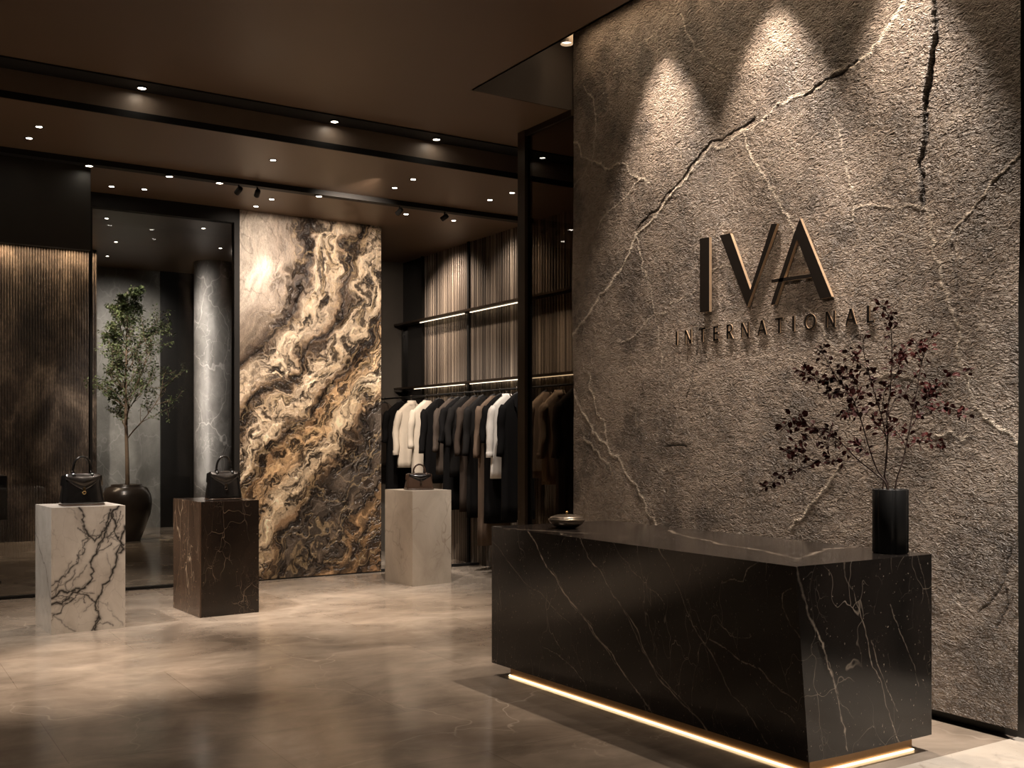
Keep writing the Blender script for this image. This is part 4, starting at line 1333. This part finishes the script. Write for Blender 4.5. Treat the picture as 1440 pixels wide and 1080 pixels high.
def garment(px, label, cat, mat, hem, kind='coat', hw=0.205, sl=0.60, seed=0, hanger_label=None, flare=0.02, X=XC):
    r = ray(px, 560); t_ = XC / r.x
    y = r.y * t_
    hg = thing('coat_hanger', (XC, y, ZR), hanger_label, 'hanger', 0, 'black hangers on the rail')
    m = MB()
    pts = [(0.014 * math.cos(a), 0, 0.002 + 0.016 * math.sin(a)) for a in np.linspace(-0.3, math.pi + .2, 9)]
    pts = [(0.017 * math.cos(a), 0, 0.0005 + 0.017 * math.sin(a)) for a in np.linspace(-0.5, math.pi, 10)]
    pts += [(-0.012, 0, -0.02), (0, 0, -0.035), (0, 0, -0.055)]
    m.tube(pts, 0.0028, 6); m.build('hook', M['pewter'], hg, True)
    m = MB(); m.tube([(-0.165, 0, -0.190), (-0.10, 0, -0.125), (-0.045, 0, -0.070), (0, 0, -0.050), (0.045, 0, -0.070), (0.10, 0, -0.125), (0.165, 0, -0.190)], [0.009, 0.012, 0.015, 0.016, 0.015, 0.012, 0.009], 8)
    m.build('shoulder_bar', M['black'], hg, True)
    g = thing('hanging_' + kind, (XC, y, ZR), label, cat, 0, 'clothes on the rail')
    rnd = random.Random(seed)
    ph = [rnd.uniform(0, 6.28) for _ in range(6)]
    L = ZR - hem
    prof = [(0.062, 0.052, 0.034), (0.080, 0.070, 0.040), (0.108, 0.105, 0.044), (0.142, 0.145, 0.046), (0.178, 0.182, 0.046), (0.215, 0.205, 0.046), (0.26, 0.212, 0.050), (0.34, hw * .98, 0.052), (0.45, hw * .95, 0.054)]
    k = 6
    for i in range(1, k + 1):
        q_ = i / k
        prof.append((0.45 + (L - 0.45) * q_, hw * .95 + flare * q_, 0.054 + 0.010 * q_))
    rings = []; N = 44
    for z, a_, b_ in prof:
        amp = 0.012 * min(1, max(0, (z - .25) / .5))
        ring = []
        for j in range(N):
            th = 2 * math.pi * j / N
            e = 0.75
            w_ = 1 + amp / 0.09 * (math.sin(5 * th + ph[0] + z * 1.2) * .6 + math.sin(9 * th + ph[1] - z) * .5)
            cc, ss = math.cos(th), math.sin(th)
            ring.append((a_ * math.copysign(abs(cc) ** e, cc) * (1 + (w_ - 1) * .2), b_ * math.copysign(abs(ss) ** e, ss) * w_ + 0.006 * math.sin(z * 4 + ph[2]), -z))
        rings.append(ring)
    m = MB(); m.loft(rings, False, True); m.build('torso', M[mat], g, True)
    for sx in (-1, 1):
        pts = []; rr = []
        for i in range(13):
            q_ = i / 12
            pts.append((sx * (0.182 + 0.070 * q_ ** .6 + 0.008 * math.sin(q_ * 7 + ph[3])), -0.030 * q_ + 0.008 * math.sin(q_ * 9 + ph[4]), -0.195 - (sl - .04) * q_))
            rr.append((0.052 - 0.012 * q_) * (1 + .06 * math.sin(q_ * 22 + ph[5])) * (0.7 if i == 0 else 1))
        s_ = MB(); s_.tube(pts, rr, 14, 0.8)
        so = s_.build('sleeve', M[mat], g, True)
        if kind == 'shirt':
            p_ = Vector(pts[-1])
            c_ = MB(); c_.tube([p_ + Vector((0, 0, .05)), p_ + Vector((0, 0, .045)), p_ + Vector((0, 0, -.008)), p_ + Vector((0, 0, -.010))], [0.040, 0.0425, 0.0425, 0.039], 14, 0.8)
            c_.build('cuff', M[mat], so, True)
    # collar or lapels
    c_ = MB()
    if kind == 'shirt':
        rings = []
        for z, a_, b_ in ((0.060, 0.052, 0.034), (0.050, 0.056, 0.040), (0.092, 0.074, 0.050), (0.098, 0.070, 0.046)):
            rings.append([(a_ * math.cos(2 * math.pi * j / 20), b_ * math.sin(2 * math.pi * j / 20), -z - (0.02 if z > .08 and math.sin(2 * math.pi * j / 20) < -0.5 else 0)) for j in range(20)])
        c_.loft(rings, False, False); c_.build('collar', M[mat], g, True)
        b_ = MB(); vs = []
        for i in range(14):
            z = 0.11 + (L - 0.13) * i / 13
            yy = -(0.050 + 0.036 * min(1, (z - .1) / .4)) - 0.006
            vs += [(-0.014, yy, -z), (0.014, yy, -z)]
        b_.add(vs, [(2 * i, 2 * i + 2, 2 * i + 3, 2 * i + 1) for i in range(13)])
        b_.build('placket', M[mat], g)
    elif kind in ('coat', 'jacket'):
        for sx in (-1, 1):
            c_ = MB()
            c_.add([(sx * .050, -.036, -.070), (sx * .085, -.048, -.125), (sx * .082, -.066, -.20), (sx * .066, -.072, -.215), (sx * .010, -.080, -.42), (sx * .004, -.078, -.40), (sx * .03, -.045, -.10)],
                   [(0, 1, 6), (1, 2, 6), (2, 3, 6), (3, 4, 5), (3, 5, 6)])
            lo = c_.build('lapel', M[mat], g)
            sm = lo.modifiers.new('thick', 'SOLIDIFY'); sm.thickness = 0.006; sm.offset = 0
    else:
        c_.tube([(0.054 * math.cos(a), 0.036 * math.sin(a), -0.075 - 0.012 * (math.sin(a) < -.3)) for a in np.linspace(0, 2 * math.pi, 21)], 0.006, 6)
        c_.build('neckline', M[mat], g, True)
    return g


GAR = [
    (541, 'taupe jacket hanging leftmost, half hidden by the marble slab', 'jacket', 'taupe', 1.18, 'jacket', .60, 'black hanger of the leftmost taupe jacket'),
    (563, 'long black dress hanging behind the left cream shirt', 'dress', 'black_cloth', 0.62, 'dress', .45, 'black hanger of the long dress behind the left cream shirt'),
    (579, 'cream shirt with cuffs hanging left of the long cream dress', 'shirt', 'cream', 1.20, 'shirt', .60, 'black hanger of the left cream shirt'),
    (600, 'long cream dress hanging above the small handbag', 'dress', 'cream', 0.72, 'dress', .52, 'black hanger of the long cream dress'),
    (617, 'black jacket hanging right beside the long cream dress', 'jacket', 'black_cloth', 1.02, 'jacket', .58, 'black hanger of the black jacket by the cream dress'),
    (636, 'dark taupe jacket hanging between two black garments', 'jacket', 'taupe', 1.14, 'jacket', .56, 'black hanger of the dark taupe jacket between black garments'),
    (645, 'long black dress hanging behind the black blouse', 'dress', 'black_cloth', 0.72, 'dress', .45, 'black hanger of the long dress behind the black blouse'),
    (654, 'black blouse hanging in the middle of the row', 'blouse', 'charcoal', 1.12, 'blouse', .50, 'black hanger of the black blouse mid row'),
    (668, 'long dark brown coat hanging left of the longest tan coat', 'coat', 'brown_cloth', 0.72, 'coat', .60, 'black hanger of the dark brown coat'),
    (679, 'long charcoal coat hanging squeezed behind the tan coat', 'coat', 'charcoal', 0.66, 'coat', .60, 'black hanger of the squeezed charcoal coat'),
    (695, 'longest tan coat, its hem almost reaching the floor', 'coat', 'tan', 0.36, 'coat', .62, 'black hanger of the longest tan coat'),
    (704, 'long black dress hanging behind the white shirt', 'dress', 'black_cloth', 0.62, 'dress', .45, 'black hanger of the black dress behind the white shirt'),
    (713, 'white shirt with cuffs hanging near the bronze post', 'shirt', 'white_cloth', 1.13, 'shirt', .60, 'black hanger of the white shirt'),
    (728, 'long black coat hanging against the bronze post', 'coat', 'black_cloth', 0.68, 'coat', .60, 'black hanger of the black coat at the bronze post'),
    (768, 'camel jacket seen through smoked glass, left of three', 'jacket', 'camel', 1.16, 'jacket', .58, 'black hanger behind smoked glass, left of three'),
    (787, 'camel shirt seen through smoked glass, middle of three', 'shirt', 'camel', 1.10, 'shirt', .60, 'black hanger behind smoked glass, middle of three'),
    (807, 'dark taupe coat seen through smoked glass, against the stone wall edge', 'coat', 'taupe', 0.70, 'coat', .60, 'black hanger behind smoked glass, by the stone wall edge'),
]
for i, (px, lb, cat, mt, hem, kind, sl, hlb) in enumerate(GAR):
    garment(px, lb, cat, mt, hem, kind, 0.205, sl, 100 + i, hlb)

# ------------------------------------------------------------------ lettering on the stone wall
# letters are drawn on the wall (a = metres to the right, b = metres up) and stand off it on a shallow depth
LY = onX(988, 440, XW).y
TH0, TH1 = 0.004, 0.028


def letter(parent, polys, a0, z0, mat):
    """polys: convex outlines; each extruded from the wall"""
    mb = MB()
    for po in polys:
        n = len(po)
        area2 = sum(po[i][0] * po[(i + 1) % n][1] - po[(i + 1) % n][0] * po[i][1] for i in range(n))
        if area2 < 0: po = po[::-1]
        # a runs towards -Y
        back = [(-TH0, -(a), b) for a, b in po]; front = [(-TH1, -(a), b) for a, b in po]
        mb.loft([back, front], True, True)
    o = mb.build('letter', M['letter_face'], parent, False)
    o.data.materials.append(mat)
    for p in o.data.polygons:
        p.material_index = 0 if abs(p.normal.x) > 0.9 else 1  # dark colour on the fronts, painted edge light on the sides
    o.location = (0, -a0, z0)
    return o


def onwall(px, py):
    p = onX(px, py, XW)
    return (LY - p.y, p.z)


big = thing('wall_lettering', (XW, LY, 2.45), 'large bronze letters reading IVA standing off the stone wall', 'sign')
# reading from the photo: corners of each stroke on the wall plane, regularised
h = 0.525
A0 = 0.0


def wpoly(pts):
    """photo corners (zoom crop at 4.5x from 930,290) -> wall metres relative to the sign origin"""
    out = []
    for x, y in pts:
        a, z = onwall(930 + x / 4.5, 290 + y / 4.5)
        out.append((a, z - 2.45))
    return out


letter(big, [wpoly([(262, 208), (322, 198), (322, 668), (262, 674)])], 0, 0, M['letter_lit_edge'])
letter(big, [wpoly([(388, 186), (455, 174), (582, 530), (562, 640)]), wpoly([(582, 530), (716, 116), (752, 112), (562, 640)])], 0, 0, M['letter_lit_edge'])
letter(big, [wpoly([(897, 80), (878, 210), (738, 622), (710, 628), (862, 168)]), wpoly([(897, 80), (1098, 574), (1024, 588), (878, 210)]),
             wpoly([(716, 466), (968, 430), (972, 452), (716, 488)])], 0, 0, M['letter_lit_edge'])

small = thing('wall_lettering', (XW, onX(952, 478, XW).y, 2.245), 'small bronze letters reading INTERNATIONAL below the large ones', 'sign')
CH = 0.098


def bar(x0, y0, x1, y1, w0, w1=None):
    w1 = w0 if w1 is None else w1
    return [(x0 - w0 / 2, y0), (x0 + w0 / 2, y0), (x1 + w1 / 2, y1), (x1 - w1 / 2, y1)]


def hbar(x0, x1, y, t):
    return [(x0, y - t / 2), (x1, y - t / 2), (x1, y + t / 2), (x0, y + t / 2)]


def arc(cx_, cy_, rx, ry, tx, ty, a0, a1, n=20):
    out = []
    for i in range(n):
        p, q_ = a0 + (a1 - a0) * i / n, a0 + (a1 - a0) * (i + 1) / n
        out.append([(cx_ + (rx - tx) * math.cos(p), cy_ + (ry - ty) * math.sin(p)), (cx_ + rx * math.cos(p), cy_ + ry * math.sin(p)),
                    (cx_ + rx * math.cos(q_), cy_ + ry * math.sin(q_)), (cx_ + (rx - tx) * math.cos(q_), cy_ + (ry - ty) * math.sin(q_))])
    return out


tk, tn = 0.019, 0.012
GL = {
    'I': [bar(tk / 2, 0, tk / 2, CH, tk)],
    'N': [bar(0.006, 0, 0.006, CH, 0.012), bar(0.066, 0, 0.066, CH, 0.012), bar(0.064, 0.0, 0.008, CH, tk)],
    'T': [bar(0.034, 0, 0.034, CH, tk), hbar(0, 0.068, CH - 0.005, tn)],
    'E': [bar(tk / 2, 0, tk / 2, CH, tk), hbar(0, 0.050, CH - .005, tn), hbar(0, 0.046, CH * .52, tn), hbar(0, 0.052, .005, tn)],
    'R': [bar(tk / 2, 0, tk / 2, CH, tk), hbar(0, 0.030, CH - .005, tn), hbar(0, 0.030, CH * .48, tn)] + arc(0.028, CH * .74, 0.028, CH * .285, 0.013, 0.010, -math.pi / 2, math.pi / 2, 10) + [bar(0.056, 0, 0.026, CH * .46, tk)],
    'A': [bar(0.006, 0, 0.040, CH, 0.012), bar(0.074, 0, 0.040, CH, tk), hbar(0.018, 0.062, CH * .33, tn)],
    'O': arc(0.048, CH / 2, 0.048, CH / 2 + .002, 0.016, 0.010, 0, 2 * math.pi, 28),
    'L': [bar(tk / 2, 0, tk / 2, CH, tk), hbar(0, 0.052, .005, tn)],
}
WD = {'I': tk, 'N': 0.072, 'T': 0.068, 'E': 0.052, 'R': 0.060, 'A': 0.080, 'O': 0.096, 'L': 0.052}
word = 'INTERNATIONAL'
total = sum(WD[c_] for c_ in word)
span = onX(952, 478, XW).y - onX(1231, 457, XW).y
gap = (span - total) / (len(word) - 1)
xc = 0
TH0, TH1 = 0.004, 0.013
for ch in word:
    letter(small, GL[ch], xc, 0, M['letter_lit_edge'])
    xc += WD[ch] + gap
